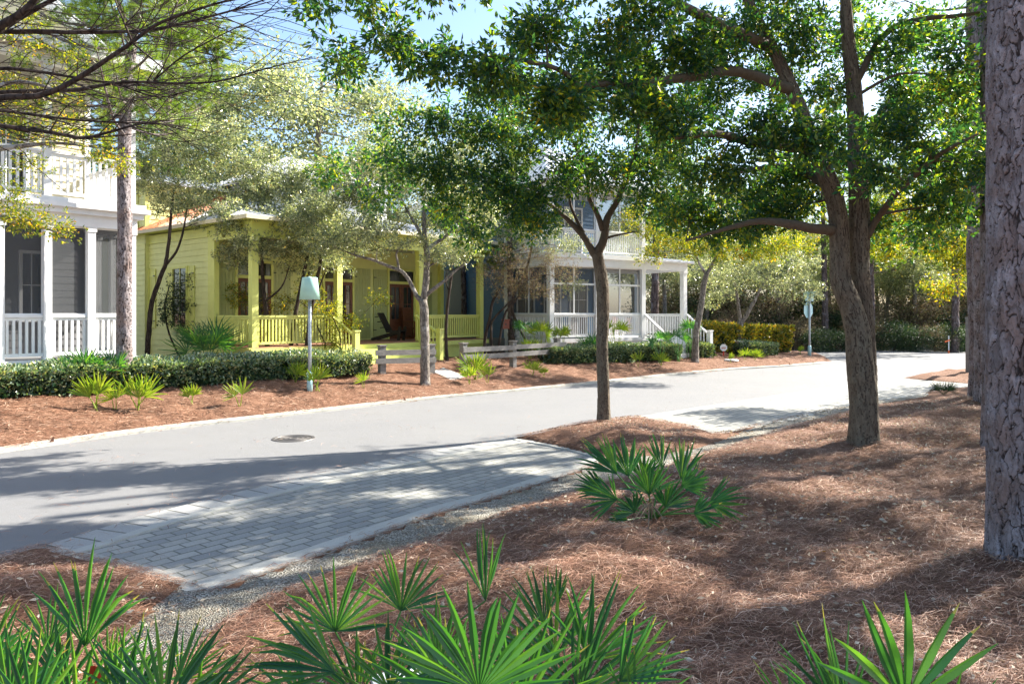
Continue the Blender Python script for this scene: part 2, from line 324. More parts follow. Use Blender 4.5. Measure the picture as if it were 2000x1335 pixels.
bay1 = near_line[:5] + L((1075, 871), (1150, 889), (1175, 900), (1130, 921), (1000, 963), (835, 1011), (640, 1080), (450, 1143), (410, 1154), (375, 1148), (260, 1110), (130, 1080))
bay2 = L((1180, 826), (1300, 806), (1450, 783), (1600, 760), (1720, 743), (1761, 739), (1896, 750), (2200, 762), (2200, 775), (1896, 757), (1810, 768), (1709, 782), (1600, 804), (1500, 827), (1420, 846), (1375, 851), (1330, 836), (1260, 826))
island = L((1004, 860), (1100, 841), (1180, 828), (1260, 826), (1330, 836), (1395, 851), (1390, 872), (1290, 893), (1230, 897), (1150, 890), (1075, 872))
gravel_poly = L((150, 1420), (245, 1250), (345, 1160), (372, 1150), (400, 1162), (450, 1151), (640, 1087), (835, 1018), (1000, 969), (1130, 926), (1190, 905), (1240, 895), (1390, 870), (1500, 830), (1600, 806), (1709, 784), (1810, 770), (1812, 776), (1709, 792), (1600, 822), (1500, 850), (1400, 884), (1290, 920), (1170, 950), (1000, 1000), (850, 1055), (640, 1128), (520, 1175), (420, 1235), (330, 1330), (290, 1420))
kx = np.array([p[0] for p in far_kerb]); ky = np.array([p[1] for p in far_kerb])
def H(x, y, fine=True):
    x = np.asarray(x, float); y = np.asarray(y, float)
    pav = inside(x, y, road_poly) | inside(x, y, bay1) | inside(x, y, bay2)
    far = (y > np.interp(x, kx, ky)) | (y > 30 + .0 * x)
    dk = seg_dist(x, y, far_kerb, False); dp = np.minimum(seg_dist(x, y, road_poly), np.minimum(seg_dist(x, y, bay1), seg_dist(x, y, bay2)))
    hf = (.02 + .19 * np.clip(dk - .3, 0, 3.0)) * (1 - .72 * smooth(7, 13, x)) + .1 * smooth(.1, 1.2, dp) * smooth(9, 12, x)
    gr = inside(x, y, gravel_poly); dg = np.where(gr, 0, seg_dist(x, y, gravel_poly))
    hn = .012 + .17 * (1 - np.exp(-np.minimum(dg, dp) / .6)) + .018 * np.minimum(dp, 7)
    hn = np.where(gr, .015, hn)
    isl = inside(x, y, island); di = seg_dist(x, y, island); hn = np.where(isl, .03 + .24 * (1 - np.exp(-di / .45)), hn)
    h = np.where(far, hf, hn)
    if fine:
        lump = (vnoise(x * 1.1, y * 1.1, 3) - .5) * .16 + (vnoise(x * 3.1, y * 3.1, 5) - .5) * .09 + (vnoise(x * 9, y * 9, 7) - .5) * .03
        h = h + lump * np.clip(np.minimum(dp, np.where(gr, 0, dg + .0)) / .6, 0, 1) * np.where(far | isl, .8, 1)
    return np.where(pav, -.07, h)
def G(px, py, extra=0.0):                                  # ground point seen at a photo pixel
    Z = np.arange(1.5, 90, .04); x = (px - CX) / F * Z; z = CAMH - (py - HY) / F * Z
    h = np.maximum(H(x, Z, False), 0.0); k = np.argmax(z <= h); return np.array([x[k], Z[k], h[k]])
def Hs(x, y): return float(H(np.array([x]), np.array([y]))[0])

def axis_coords(lo, hi, step, far_lo, far_hi, grow=1.22):
    c = list(np.arange(lo, hi + step, step)); s = step; a = lo
    while a > far_lo: s *= grow; a -= s; c.insert(0, a)
    s = step; a = c[-1]
    while a < far_hi: s *= grow; a += s; c.append(a)
    return np.array(c)
gx = axis_coords(-13, 14, .085, -500, 500); gy = axis_coords(1.0, 27, .085, -120, 900)
GX, GY = np.meshgrid(gx, gy); GZ = H(GX, GY); nx = len(gx); ny = len(gy)
b = MB(); i = (np.arange(ny - 1)[:, None] * nx + np.arange(nx - 1)[None]).ravel()
b.add(np.stack([GX, GY, GZ], -1).reshape(-1, 3), np.stack([i, i + 1, i + 1 + nx, i + nx], -1))
tag(b.build("ground", M['straw'], smooth=True), kind="structure")
def sheet(name, poly, z, mat, thick=.05):
    return tag(MB().prism(poly, z - thick, z).build(name, mat), kind="structure")
sheet("road", road_poly, 0.0, M['asphalt'])
sheet("parking_bay", bay1, .012, M['paver']); sheet("parking_bay", bay2, .012, M['paver'])
def strip(name, pts, w0, w1, z, mat, thick=.12, kind="structure", per=5):      # ribbon offset from w0 to w1 (left of travel positive)
    p = catmull([(x, y, 0) for x, y in pts], per)[:, :2]; T = np.gradient(p, axis=0); T /= np.linalg.norm(T, axis=1)[:, None]; N = np.stack([-T[:, 1], T[:, 0]], 1)
    s = np.concatenate([[0], np.cumsum(np.linalg.norm(np.diff(p, axis=0), axis=1))]); n = len(p); A = p + N * w0; B = p + N * w1
    v = np.vstack([np.c_[A, np.full(n, z - thick)], np.c_[A, np.full(n, z)], np.c_[B, np.full(n, z)], np.c_[B, np.full(n, z - thick)]])
    uv = np.vstack([np.c_[s, np.full(n, q), np.zeros(n)] for q in (0.01, 0.01, abs(w1 - w0), abs(w1 - w0))]); f = []
    for k in range(3): f += [(k * n + a, k * n + a + 1, (k + 1) * n + a + 1, (k + 1) * n + a) for a in range(n - 1)]
    f = np.array(f); f = f[:, ::-1] if w1 > w0 else f
    return tag(MB().add(v, f, uv=uv).build(name, mat), kind=kind)
strip("far_kerb", far_kerb[1:], -.02, .34, .045, M['kerb'])
strip("paver_edge", L((1180, 826), (1300, 806), (1450, 783), (1600, 760), (1720, 743), (1755, 738)), .0, -.40, .020, M['header'])
strip("paver_edge", near_left[1:] + near_line[:5], .0, -.40, .020, M['header'])
strip("paver_band", near_left[1:] + near_line[:5], -.403, -.53, .028, M['kerb'])
strip("near_kerb", L((1175, 901), (1130, 921), (1000, 963), (835, 1011), (640, 1080), (470, 1137), (402, 1158)), .02, -.20, .034, M['kerb'])
strip("bay_end_kerb", L((1004, 861), (1075, 873), (1150, 891), (1180, 901)), -.02, .12, .03, M['kerb'])
strip("bay_end_kerb", L((412, 1163), (345, 1138), (290, 1118), (200, 1096), (110, 1076)), -.05, .10, .03, M['kerb'])
strip("near_kerb", L((1380, 853), (1420, 847), (1500, 828), (1600, 805), (1709, 783), (1810, 769), (1896, 758)), .0, -.18, .03, M['kerb'])
# gravel: draped sheet
gxs = np.arange(-6, 16, .12); gys = np.arange(2.5, 22, .12); A_, B_ = np.meshgrid(gxs, gys); msk = inside(A_ + .06, B_ + .06, gravel_poly)[:-1, :-1]
ids = np.argwhere(msk); nX = len(gxs); q = ids[:, 0] * nX + ids[:, 1]
Z_ = .03 + (vnoise(A_ * 8, B_ * 8, 11) - .5) * .02; Z_ = np.where(inside(A_, B_, bay1) | inside(A_, B_, bay2), -.02, Z_)
tag(MB().add(np.stack([A_, B_, Z_], -1).reshape(-1, 3), np.stack([q, q + 1, q + 1 + nX, q + nX], -1)).build("gravel_strip", M['gravel'], smooth=True), kind="structure")
# entry walk from the kerb to the yellow house steps
bw = MB(); cs_ = [(G(844, 727), G(866, 720)), (G(862, 735), G(884, 727)), (G(880, 744), G(908, 736))]
for (a_, b_), (c_, d_) in zip(cs_[:-1], cs_[1:]):
    g4 = [a_ * .98 + c_ * .02, c_, d_, b_ * .98 + d_ * .02]; tp = [np.array([q[0], q[1], q[2] + .035]) for q in g4]; bt = [q - [0, 0, .12] for q in g4]
    bw.add(tp + bt, np.array([(0, 1, 2, 3), (7, 6, 5, 4), (0, 4, 5, 1), (1, 5, 6, 2), (2, 6, 7, 3), (3, 7, 4, 0)]))
tag(bw.build("entry_path", M['walk']), kind="structure")

# ---- loose pine straw, leaf litter
def needles(name, N, xr, yr, seed, ln, wd, keep):
    g = rs(seed); x = g.uniform(*xr, N); y = g.uniform(*yr, N); k = keep(x, y, g); x, y = x[k], y[k]; n = len(x); z = H(x, y)
    a = g.uniform(0, 2 * math.pi, n) ; a = np.where(g.rand(n) < .45, .35 + g.randn(n) * .5, a); l = ln * g.uniform(.55, 1.25, n); w = wd * g.uniform(.6, 1.2, n)
    d = np.stack([np.cos(a), np.sin(a), g.uniform(-.12, .28, n)], 1); s_ = np.stack([-np.sin(a), np.cos(a), g.uniform(-.5, .5, n)], 1)
    c = np.stack([x, y, z + g.uniform(.003, .035, n)], 1); bend = g.uniform(-.25, .25, n)[:, None]
    p0 = c - d * l[:, None] / 2; p2 = c + d * l[:, None] / 2; p1 = c + s_ * bend * l[:, None] + np.array([0, 0, .012]); h = w[:, None] / 2 * s_
    p0[:, 2] = np.maximum(p0[:, 2], z - .005); v = np.stack([p0 - h * .5, p0 + h * .5, p1 - h, p1 + h, p2 - h * .4, p2 + h * .4], 1).reshape(-1, 3)
    b0 = np.arange(n)[:, None] * 6; f = np.vstack([b0 + np.array([0, 1, 3, 2]), b0 + np.array([2, 3, 5, 4])]); r = np.clip(g.beta(2, 2, n) , 0, 1)
    return tag(MB().add(v, f, rnd=np.r_[r, r]).build(name, M['needle']), kind="stuff")
def mulch_ok(x, y):
    return ~(inside(x, y, road_poly) | inside(x, y, bay1) | inside(x, y, bay2))
def keep_near(x, y, g): return mulch_ok(x, y) & (np.abs(x) < y * .74 + .5) & ((~inside(x, y, gravel_poly)) | (g.rand(len(x)) < .06)) & (g.rand(len(x)) < np.clip(5.5 / y, .25, 1)) & (y < np.interp(x, kx, ky))
needles("pine_straw", 560000, (-5, 12.5), (2.4, 17), 1, .14, .0036, keep_near)
def keep_far(x, y, g): return mulch_ok(x, y) & (y > np.interp(x, kx, ky)) & (seg_dist(x, y, far_kerb, False) < 5) & (np.abs(x) < y * .75) & (g.rand(len(x)) < np.clip(13 / y, .2, 1))
needles("pine_straw", 330000, (-12, 14), (10, 34), 2, .17, .008, keep_far)
def edge_debris(x, y, g):                                  # straw blown over the kerbs
    return ((seg_dist(x, y, far_kerb[1:], False) < np.abs(g.randn(len(x))) * .12)) & (np.abs(x) < y * .75) & (vnoise(x * 2, y * 2, 31) > .62)
needles("pine_straw", 120000, (-10, 14), (10, 34), 3, .12, .007, edge_debris)
for o in bpy.data.objects:
    if o.name == "pine_straw.002":
        co = np.zeros(len(o.data.vertices) * 3, np.float32); o.data.vertices.foreach_get("co", co); co = co.reshape(-1, 3); co[:, 2] = np.where(co[:, 2] < .02, co[:, 2] + .125, co[:, 2]); o.data.vertices.foreach_set("co", co.ravel())

def leaves(b, pos, dirs, size, wr, g, rnd=None, fold=.25):
    n = len(pos); d = dirs / (np.linalg.norm(dirs, axis=1)[:, None] + 1e-9); r = g.randn(n, 3); s_ = np.cross(d, r); s_ /= np.linalg.norm(s_, axis=1)[:, None] + 1e-9
    nn = np.cross(s_, d); L_ = size[:, None]; w = L_ * wr / 2
    v = np.stack([pos, pos + d * L_ * .5 + s_ * w + nn * w * fold, pos + d * L_, pos + d * L_ * .5 - s_ * w + nn * w * fold], 1).reshape(-1, 3)
    i0 = np.arange(n)[:, None] * 4; b.add(v, i0 + np.array([0, 1, 2, 3]), rnd=g.rand(n) if rnd is None else rnd)
def keep_pave(x, y, g):
    pv = inside(x, y, bay1) | inside(x, y, bay2) | inside(x, y, road_poly); e = np.minimum(seg_dist(x, y, bay1), seg_dist(x, y, far_kerb, False))
    return pv & (np.abs(x) < y * .75) & (g.rand(len(x)) < np.clip(.02 + .5 * np.exp(-e / .18) + .10 * (vnoise(x * 1.2, y * 1.2, 77) > .72), 0, 1) * np.clip(9 / y, .2, 1))
HH = H; H = lambda x, y, fine=True: np.maximum(HH(x, y, fine), .022)
needles("loose_needles", 60000, (-8, 12), (4, 24), 9, .11, .005, keep_pave)
H = HH
g = rs(5); x = g.uniform(-4, 12, 42000); y = g.uniform(2.6, 17, 42000); k = mulch_ok(x, y) & (np.abs(x) < y * .74) & (y < np.interp(x, kx, ky)) & (vnoise(x * 1.5, y * 1.5, 21) + g.rand(len(x)) * .6 > .75); x, y = x[k], y[k]
lb = MB(); pp = np.stack([x, y, H(x, y) + .03], 1); leaves(lb, pp, np.c_[g.randn(len(x), 2), g.uniform(-.2, .3, len(x))], g.uniform(.02, .065, len(x)), .42, g)
tag(lb.build("leaf_litter", M['litter']), kind="stuff")

# ------------------------------------------------------------------ houses
ANG = math.atan2(.772, .636)
class House:
    def __init__(s, name, label, org, ang):
        s.r = thing(name, label, "house", (org[0], org[1], 0), ang); s.o = np.array([org[0], org[1]]); s.a = ang
        s.ux = np.array([math.cos(ang), math.sin(ang)]); s.uy = np.array([-math.sin(ang), math.cos(ang)])
    def lx(s, px, y=0.0):                                  # local x where the view line of photo column px meets the plane y
        k = (px - CX) / F; o = s.o + s.uy * y            # o.x + t ux.x = k (o.y + t ux.y)
        return (k * o[1] - o[0]) / (s.ux[0] - k * s.ux[1])
    def box(s, name, x0, x1, y0, y1, z0, z1, m, parent=None):
        return MB().box(x0, x1, y0, y1, z0, z1).build(name, M[m] if isinstance(m, str) else m, parent or s.r)
    def siding(s, name, a, b, z0, z1, m, course=.17, t=.16, parent=None, back=True):   # a,b local xy, outside on the right of a->b
        a = np.array(a, float); b = np.array(b, float); d = b - a; Ln = np.linalg.norm(d); d /= Ln; nrm = np.array([d[1], -d[0]]); w = MB()
        c3 = lambda p, o, z: (p[0] + nrm[0] * o, p[1] + nrm[1] * o, z)
        w.add([c3(a, 0, z0), c3(b, 0, z0), c3(b, 0, z1), c3(a, 0, z1), c3(a, -t, z0), c3(b, -t, z0), c3(b, -t, z1), c3(a, -t, z1)],
              np.array([(0, 1, 2, 3), (5, 4, 7, 6), (0, 3, 7, 4), (1, 5, 6, 2), (3, 2, 6, 7)]))
        z = z0
        while z < z1 - .02:
            e = min(z + course, z1); w.add([c3(a, .024, z), c3(b, .024, z), c3(b, .006, e), c3(a, .006, e), c3(a, .001, z), c3(b, .001, z)],
                                           np.array([(0, 1, 2, 3), (4, 5, 1, 0)])); z += course
        return w.build(name, M[m], parent or s.r)
    def window(s, x0, x1, z0, z1, y, fm='white', side=False, mun=(2, 3), xw=None, name="window", out=.05):
        """window frame on the plane y (facing -y) or, side=True, on the plane x=y running along y from x0 to x1 (facing -x)"""
        def bx(b, a0, a1, c0, c1, d0, d1):
            return b.box(a0, a1, y - d1, y - d0, c0, c1) if not side else b.box(y - d1, y - d0, a0, a1, c0, c1)
        f = MB(); w = .07
        bx(f, x0 - w, x0, z0 - w, z1 + w, .02, out + .03); bx(f, x1, x1 + w, z0 - w, z1 + w, .02, out + .03); bx(f, x0, x1, z1, z1 + w, .02, out + .03); bx(f, x0 - .03 - w, x1 + .03 + w, z0 - w - .05, z0 - w, .02, out + .07); bx(f, x0, x1, z0 - w, z0, .02, out + .03)
        fo = f.build(name, M[fm], s.r); g_ = MB(); bx(g_, x0, x1, z0, z1, .025, .035); g_.build("pane", M['glass'], fo)
        mm = MB(); nx_, nz_ = mun
        for i in range(1, nx_): xx = x0 + (x1 - x0) * i / nx_; bx(mm, xx - .012, xx + .012, z0, z1, .036, .056)
        for i in range(1, nz_): zz = z0 + (z1 - z0) * i / nz_; bx(mm, x0, x1, zz - .012, zz + .012, .036, .057)
        if mm.n: mm.build("muntin", M[fm], fo)
        return fo
    def shutter(s, x0, x1, z0, z1, y, m='green_shutter', side=False):
        b_ = MB(); n = max(3, int((x1 - x0) / .11)); w = (x1 - x0) / n
        def bx(a0, a1, c0, c1, d0, d1): b_.box(a0, a1, y - d1, y - d0, c0, c1) if not side else b_.box(y - d1, y - d0, a0, a1, c0, c1)
        for i in range(n): bx(x0 + i * w + .004, x0 + (i + 1) * w - .004, z0, z1, .028, .05)
        for q in (.12, .5, .88): zz = z0 + (z1 - z0) * q; bx(x0 + .01, x1 - .01, zz - .05, zz + .05, .0505, .065)
        o = b_.build("shutter", M[m], s.r)
        for q in (.12, .88):
            h = MB(); zz = z0 + (z1 - z0) * q; (h.box(x0 - .02, x0 + .12, y - .075, y - .066, zz - .015, zz + .015) if not side else h.box(y - .075, y - .066, x0 - .02, x0 + .12, zz - .015, zz + .015)); h.build("hinge", M['blackwood'], o)
        return o
    def rail(s, a, b, z0, z1, m, sp=.115, bw=.035, name="railing"):
        a = np.array(a, float); b = np.array(b, float); d = b - a; Ln = np.hypot(*d); d /= Ln; r_ = MB()
        r_.bar((*a, z1 - .03), (*b, z1 - .03), .11, .05); r_.bar((*a, z1 - .09), (*b, z1 - .09), .045, .06); r_.bar((*a, z0 + .11), (*b, z0 + .11), .05, .07)
        n = max(1, int(Ln / sp))
        for i in range(n):
            p = a + d * Ln * (i + .5) / n; r_.bar((p[0], p[1], z0 + .146), (p[0], p[1], z1 - .121), bw, bw, up=(d[0], d[1], 0))
        return r_.build(name, M[m], s.r)
    def stair_rail(s, a, b, h0, h1, z0, z1, m):            # sloping handrail with balusters; a top, b bottom; h floor heights
        r_ = MB(); a = np.array(a, float); b = np.array(b, float); r_.bar((*a, z0), (*b, z1), .1, .06); r_.bar((*a, h0 + .12), (*b, h1 + .12), .05, .06)
        n = 7
        for i in range(n):
            t = (i + .5) / n; p = a + (b - a) * t; r_.bar((*p, h0 + (h1 - h0) * t + .15), (*p, z0 + (z1 - z0) * t - .03), .035, .035, up=(1, 0, 0))
        return r_.build("handrail", M[m], s.r)
    def post(s, x, y, z0, z1, m, w=.15, name="post", cap=False):
        b_ = MB().box(x - w / 2, x + w / 2, y - w / 2, y + w / 2, z0, z1)
        if cap: b_.box(x - w / 2 - .025, x + w / 2 + .025, y - w / 2 - .025, y + w / 2 + .025, z1, z1 + .04)
        else: b_.box(x - w / 2 - .02, x + w / 2 + .02, y - w / 2 - .02, y + w / 2 + .02, z1 - .1, z1 - .004)
        return b_.build(name, M[m], s.r)
    def roof(s, corners, m='roof', th=.07, rib=.42, name="roof"):   # one sloping plane: eave a->b then up to c,d (a,b eave; c over b; d over a)
        a, b, c, d = [np.array(q, float) for q in corners]; w = MB(); n = np.cross(b - a, d - a if np.linalg.norm(d - a) > 1e-6 else c - a); n /= np.linalg.norm(n)
        if n[2] < 0: n = -n
        lo = [q - n * th for q in (a, b, c, d)]
        w.add([a, b, c, d] + lo, np.array([(0, 1, 2, 3), (7, 6, 5, 4), (0, 4, 5, 1), (1, 5, 6, 2), (2, 6, 7, 3), (3, 7, 4, 0)]))
        k = max(2, int(np.linalg.norm(b - a) / rib)); e = (b - a) / np.linalg.norm(b - a); upv = (c - b) + (d - a); upv -= e * upv.dot(e); upv /= np.linalg.norm(upv)
        for i in range(k + 1):
            p = a + (b - a) * i / k; t = (p - a).dot(e); best = 0     # length up the slope inside the quad
            for q0, q1 in ((a, d), (d, c), (c, b)):
                x0, y0_, x1, y1_ = (q0 - a).dot(e), (q0 - a).dot(upv), (q1 - a).dot(e), (q1 - a).dot(upv)
                if abs(x1 - x0) > 1e-6 and min(x0, x1) - 1e-6 <= t <= max(x0, x1) + 1e-6: best = max(best, y0_ + (y1_ - y0_) * (t - x0) / (x1 - x0))
            if best > .2: w.bar(p + n * .018, p + upv * best + n * .018, .025, .04, up=n)
        return w.build(name, M[m], s.r)
    def screen(s, a, b, z0, z1, mid=None, bars=0, m='white'):
        a = np.array(a, float); b = np.array(b, float); f = MB()
        for p in (a, b): f.bar((*p, z0), (*p, z1), .035, .035, up=(b - a)[0] and (1, 0, 0) or (0, 1, 0))
        f.bar((*a, z0), (*b, z0), .035, .04); f.bar((*a, z1), (*b, z1), .035, .04)
        if mid: f.bar((*a, mid), (*b, mid), .05, .07)
        for i in range(1, bars + 1):
            p = a + (b - a) * i / (bars + 1); f.bar((*p, z0 + .021), (*p, z1 - .021), .055, .05, up=(1, 0, 0))
        fo = f.build("screen_frame", M[m], s.r); d = (b - a) / np.linalg.norm(b - a) * .0; MB().quad((*a, z0), (*b, z0), (*b, z1), (*a, z1)).build("screen_mesh", M['screen'], fo); return fo

# --- grey house with double screened porch (left edge)
gh_o = np.array([7.64 * .636 - 17.7 * .772, 7.64 * .772 + 17.7 * .636])
h = House("grey_house", "grey house on the left edge with white screened porch and white balcony above it", gh_o, ANG)
FZ = 1.2; xs = [0, -.87, -1.74, -2.61, -3.48, -4.35, -5.22, -6.09]
h.box("porch_floor", -6.6, .12, -.12, 2.4, 1.0, 1.2, 'white'); h.box("skirt", -6.6, .05, -.02, 2.4, .2, 1.0, 'grey_wall')
for k, x_ in enumerate(xs): h.post(x_, 0, FZ, 4.08, 'white', .16)
for k in range(len(xs) - 1):
    h.rail((xs[k + 1] + .08, 0), (xs[k] - .08, 0), FZ, 2.15, 'white', .11, .05); h.screen((xs[k + 1] + .08, .02), (xs[k] - .08, .02), 2.16, 4.07)
h.post(0, 1.9, FZ, 4.08, 'white', .16); h.post(0, 1.0, FZ, 4.08, 'white', .12); h.rail((0, .09), (0, .93), FZ, 2.15, 'white', .11, .05); h.rail((0, 1.07), (0, 1.82), FZ, 2.15, 'white', .11, .05); h.screen((0, .1), (0, 2.3), 2.16, 4.07)
h.box("porch_beam", -6.6, .1, -.1, .1, 4.08, 4.34, 'white'); h.box("porch_side_beam", -.1, .1, .1, 2.4, 4.08, 4.338, 'white'); h.box("cornice", -6.7, .32, -.3, 2.5, 4.46, 4.56, 'white')
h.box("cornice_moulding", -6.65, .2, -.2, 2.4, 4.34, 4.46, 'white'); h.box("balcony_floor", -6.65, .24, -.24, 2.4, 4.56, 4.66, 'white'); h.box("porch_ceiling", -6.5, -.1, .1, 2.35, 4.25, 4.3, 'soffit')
for x_ in (0, -1.74, -3.48, -5.22): h.post(x_, 0, 4.66, 7.5, 'white', .15)
for a_, b_ in ((-1.74, 0), (-3.48, -1.74), (-5.22, -3.48), (-6.6, -5.22)): h.rail((a_ + .08, 0), (b_ - .08, 0), 4.66, 5.66, 'white', .125, .05)
h.rail((0, .08), (0, 2.3), 4.66, 5.66, 'white', .125, .05)
h.siding("wall", (-9, 2.4), (.0, 2.4), .2, 4.3, 'grey_wall'); h.siding("upper_wall", (-9, 2.4), (0, 2.4), 4.56, 9.0, 'cream'); h.siding("side_wall", (0.0, 2.44), (.0, 11), .2, 9.0, 'grey_wall'); h.box("corner_board", -.1, .03, 2.36, 2.45, 1.2, 8.5, 'white')
h.window(h.lx(42, 2.4), h.lx(78, 2.4), 2.1, 3.6, 2.4, mun=(2, 2)); h.window(-5.0, -4.2, 1.25, 3.6, 2.4, mun=(2, 3)); h.window(-5.0, -4.1, 4.9, 6.9, 2.4); h.window(-2.2, -1.4, 4.9, 6.9, 2.4)
h.box("upper_beam", -6.6, .1, -.1, .1, 7.5, 7.75, 'white'); h.box("upper_soffit", -6.9, .45, -.45, 2.4, 7.76, 7.84, 'soffit'); h.box("fascia", -6.95, .5, -.5, -.44, 7.72, 7.98, 'white'); h.box("side_fascia", .44, .5, -.44, 2.4, 7.72, 7.975, 'white')
h.roof([(-6.95, -.5, 8.0), (.5, -.5, 8.0), (.5, 2.4, 8.75), (-6.95, 2.4, 8.75)], name="porch_roof")
gb = MB(); gb.add([(-9.5, 2.3, 8.76), (.1, 2.3, 8.76), (-4.7, 2.3, 12.0), (-9.5, 2.46, 8.76), (.1, 2.46, 8.76), (-4.7, 2.46, 12.0)], [np.array([(0, 1, 2), (5, 4, 3)]), np.array([(0, 2, 5, 3), (1, 4, 5, 2)])]); gb.build("gable", M['cream'], h.r)
rk = MB(); rk.bar((.55, 2.2, 8.6), (-4.7, 2.2, 12.15), .08, .3); rk.bar((-4.7, 2.2, 12.15), (-9.9, 2.2, 8.6), .08, .3); rk.build("rake_board", M['white'], h.r)
h.roof([(.6, 1.9, 8.55), (.6, 11, 8.55), (-4.7, 11, 12.3), (-4.7, 1.9, 12.3)], name="main_roof"); h.roof([(-9.9, 1.9, 8.55), (-9.9, 11, 8.55), (-4.7, 11, 12.3), (-4.7, 1.9, 12.3)], name="main_roof")
h.siding("back_wall", (0, 11), (-9, 11), .2, 9, 'grey_wall')

# --- lime yellow cottage with deep porch
ys, yt = 11.6, 19.1
yh_o = np.array([ys * .636 - yt * .772, ys * .772 + yt * .636]); y = House("yellow_house", "lime yellow cottage with deep columned porch, sage shutters and metal roof", yh_o, ANG)
PD = 2.33; FZ = 1.2; c1 = y.lx(664); c2 = y.lx(823); c3 = y.lx(941)
y.box("porch_floor", -.1, c3 + .15, -.12, PD, 1.10, FZ, 'deck'); y.box("porch_skirt", -.06, c3 + .1, -.06, PD, .2, 1.10, 'yellow'); y.box("floor_edge", -.16, c3 + .2, -.19, -.123, 1.02, 1.17, 'yellow')
for x_ in (.08, c1, c2, c3): y.post(x_, .1, FZ, 4.36, 'yellow', .2, "column")
y.post(c3, PD - .1, FZ, 4.36, 'yellow', .18, "column")
y.box("pilaster", -.04, .12, PD - .28, PD - .02, FZ, 4.36, 'yellow')
s0 = y.lx(695, -1.15) - .06; s1 = y.lx(859, -1.15) - .12
y.rail((.18, .1), (c1 - .1, .1), FZ, 2.12, 'yellow', .115, .045); y.rail((c2 + .1, .1), (c3 - .1, .1), FZ, 2.12, 'yellow', .115, .045); y.rail((.05, .2), (.05, PD - .3), FZ, 2.12, 'yellow', .11, .04); y.rail((c3, .2), (c3, PD - .2), FZ, 2.12, 'yellow', .115, .045)
y.post(s0 + .06, -1.15, .45, 1.62, 'yellow', .17, "newel", True); y.post(s1 + .12, -1.15, .45, 1.62, 'yellow', .17, "newel", True)
y.stair_rail((s0 + .06, .05), (s0 + .06, -1.07), 1.2, .62, 2.1, 1.5, 'yellow'); y.stair_rail((s1 + .12, .05), (s1 + .12, -1.07), 1.2, .62, 2.1, 1.5, 'yellow')
st = MB()
for k in range(4): st.box(s0 + .1, s1 + .05, -.2 - .32 * (k + 1), -.2 - .32 * k + .02, .2, 1.02 - .17 * k)
st.build("steps", M['yellow'], y.r)
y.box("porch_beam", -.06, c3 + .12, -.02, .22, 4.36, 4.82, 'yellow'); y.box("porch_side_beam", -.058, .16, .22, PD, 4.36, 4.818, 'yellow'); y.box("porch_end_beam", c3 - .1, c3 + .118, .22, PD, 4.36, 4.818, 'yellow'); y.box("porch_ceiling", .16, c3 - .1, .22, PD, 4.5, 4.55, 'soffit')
ye = c3 - .05
y.siding("wall", (0, PD), (ye, PD), FZ, 4.8, 'yellow_wall'); y.siding("side_wall", (0, 10), (0, PD + .04), .35, 4.8, 'yellow_wall', .19); y.siding("right_wall", (ye, PD + .04), (ye, 10), .35, 4.8, 'yellow_wall'); y.siding("back_wall", (ye, 10), (0, 10), .35, 4.8, 'yellow_wall')
y.box("corner_board", -.035, .1, PD - .02, PD + .1, FZ, 4.8, 'yellow')
def door_unit(x0, x1, dz=2.08, leaf=True):                 # french doors under a transom
    fr = MB(); w = .08
    for a_, b_ in ((x0 - w, x0), (x1, x1 + w)): fr.box(a_, b_, PD - .09, PD - .02, FZ, 3.86)
    fr.box(x0, x1, PD - .09, PD - .02, 3.78, 3.86); fr.box(x0, x1, PD - .085, PD - .02, FZ + dz, FZ + dz + .1)
    f = fr.build("door_frame", M['yellow'], y.r); MB().box(x0, x1, PD - .05, PD - .04, FZ + dz + .1, 3.78).build("transom_pane", M['glass'], f)
    d = MB(); mid = (x0 + x1) / 2
    for a_, b_ in ((x0, mid - .004), (mid + .004, x1)):
        d.box(a_, a_ + .1, PD - .07, PD - .03, FZ, FZ + dz); d.box(b_ - .1, b_, PD - .07, PD - .03, FZ, FZ + dz); d.box(a_ + .1, b_ - .1, PD - .07, PD - .03, FZ + dz - .12, FZ + dz); d.box(a_ + .1, b_ - .1, PD - .066, PD - .03, FZ, FZ + .75)
        d.box((a_ + b_) / 2 - .012, (a_ + b_) / 2 + .012, PD - .068, PD - .046, FZ + .75, FZ + dz - .12); d.box(a_ + .1, b_ - .1, PD - .067, PD - .046, FZ + 1.3, FZ + 1.325)
    do = d.build("door", M['brown'], y.r); MB().box(x0 + .1, x1 - .1, PD - .045, PD - .035, FZ + .75, FZ + dz - .12).build("pane", M['glass'], do); MB().box(mid + .03, mid + .06, PD - .1, PD - .07, FZ + .95, FZ + 1.05).build("handle", M['iron'], do)
X = lambda p: y.lx(p, PD)
door_unit(X(758), X(805)); door_unit(X(462), X(527)); door_unit(X(632), X(686))
for a_, b_ in ((418, 459), (531, 566), (594, 628), (690, 722), (728, 755), (810, 842)): y.shutter(X(a_), X(b_), FZ + .05, 3.8, PD)
def side_y(px):                                            # local y on the plane x=0 for a photo column
    k = (px - CX) / F; o = y.o; return (k * o[1] - o[0]) / (y.uy[0] - k * y.uy[1])
y.window(side_y(293), side_y(270), 1.75, 3.6, 0, 'yellow', True, (2, 4)); y.window(side_y(367), side_y(341), 1.75, 3.6, 0, 'yellow', True, (2, 4))
for a_, b_ in ((269, 259), (306, 295), (339, 327), (382, 369)): y.shutter(side_y(a_), side_y(b_), 1.68, 3.66, 0, 'yellow', True)
y.box("side_floor_edge", -.19, -.103, -.123, PD + .0, 1.02, 1.19, 'yellow'); y.box("frieze", -.05, -.028, PD + .1, 10, 4.5, 4.78, 'yellow')
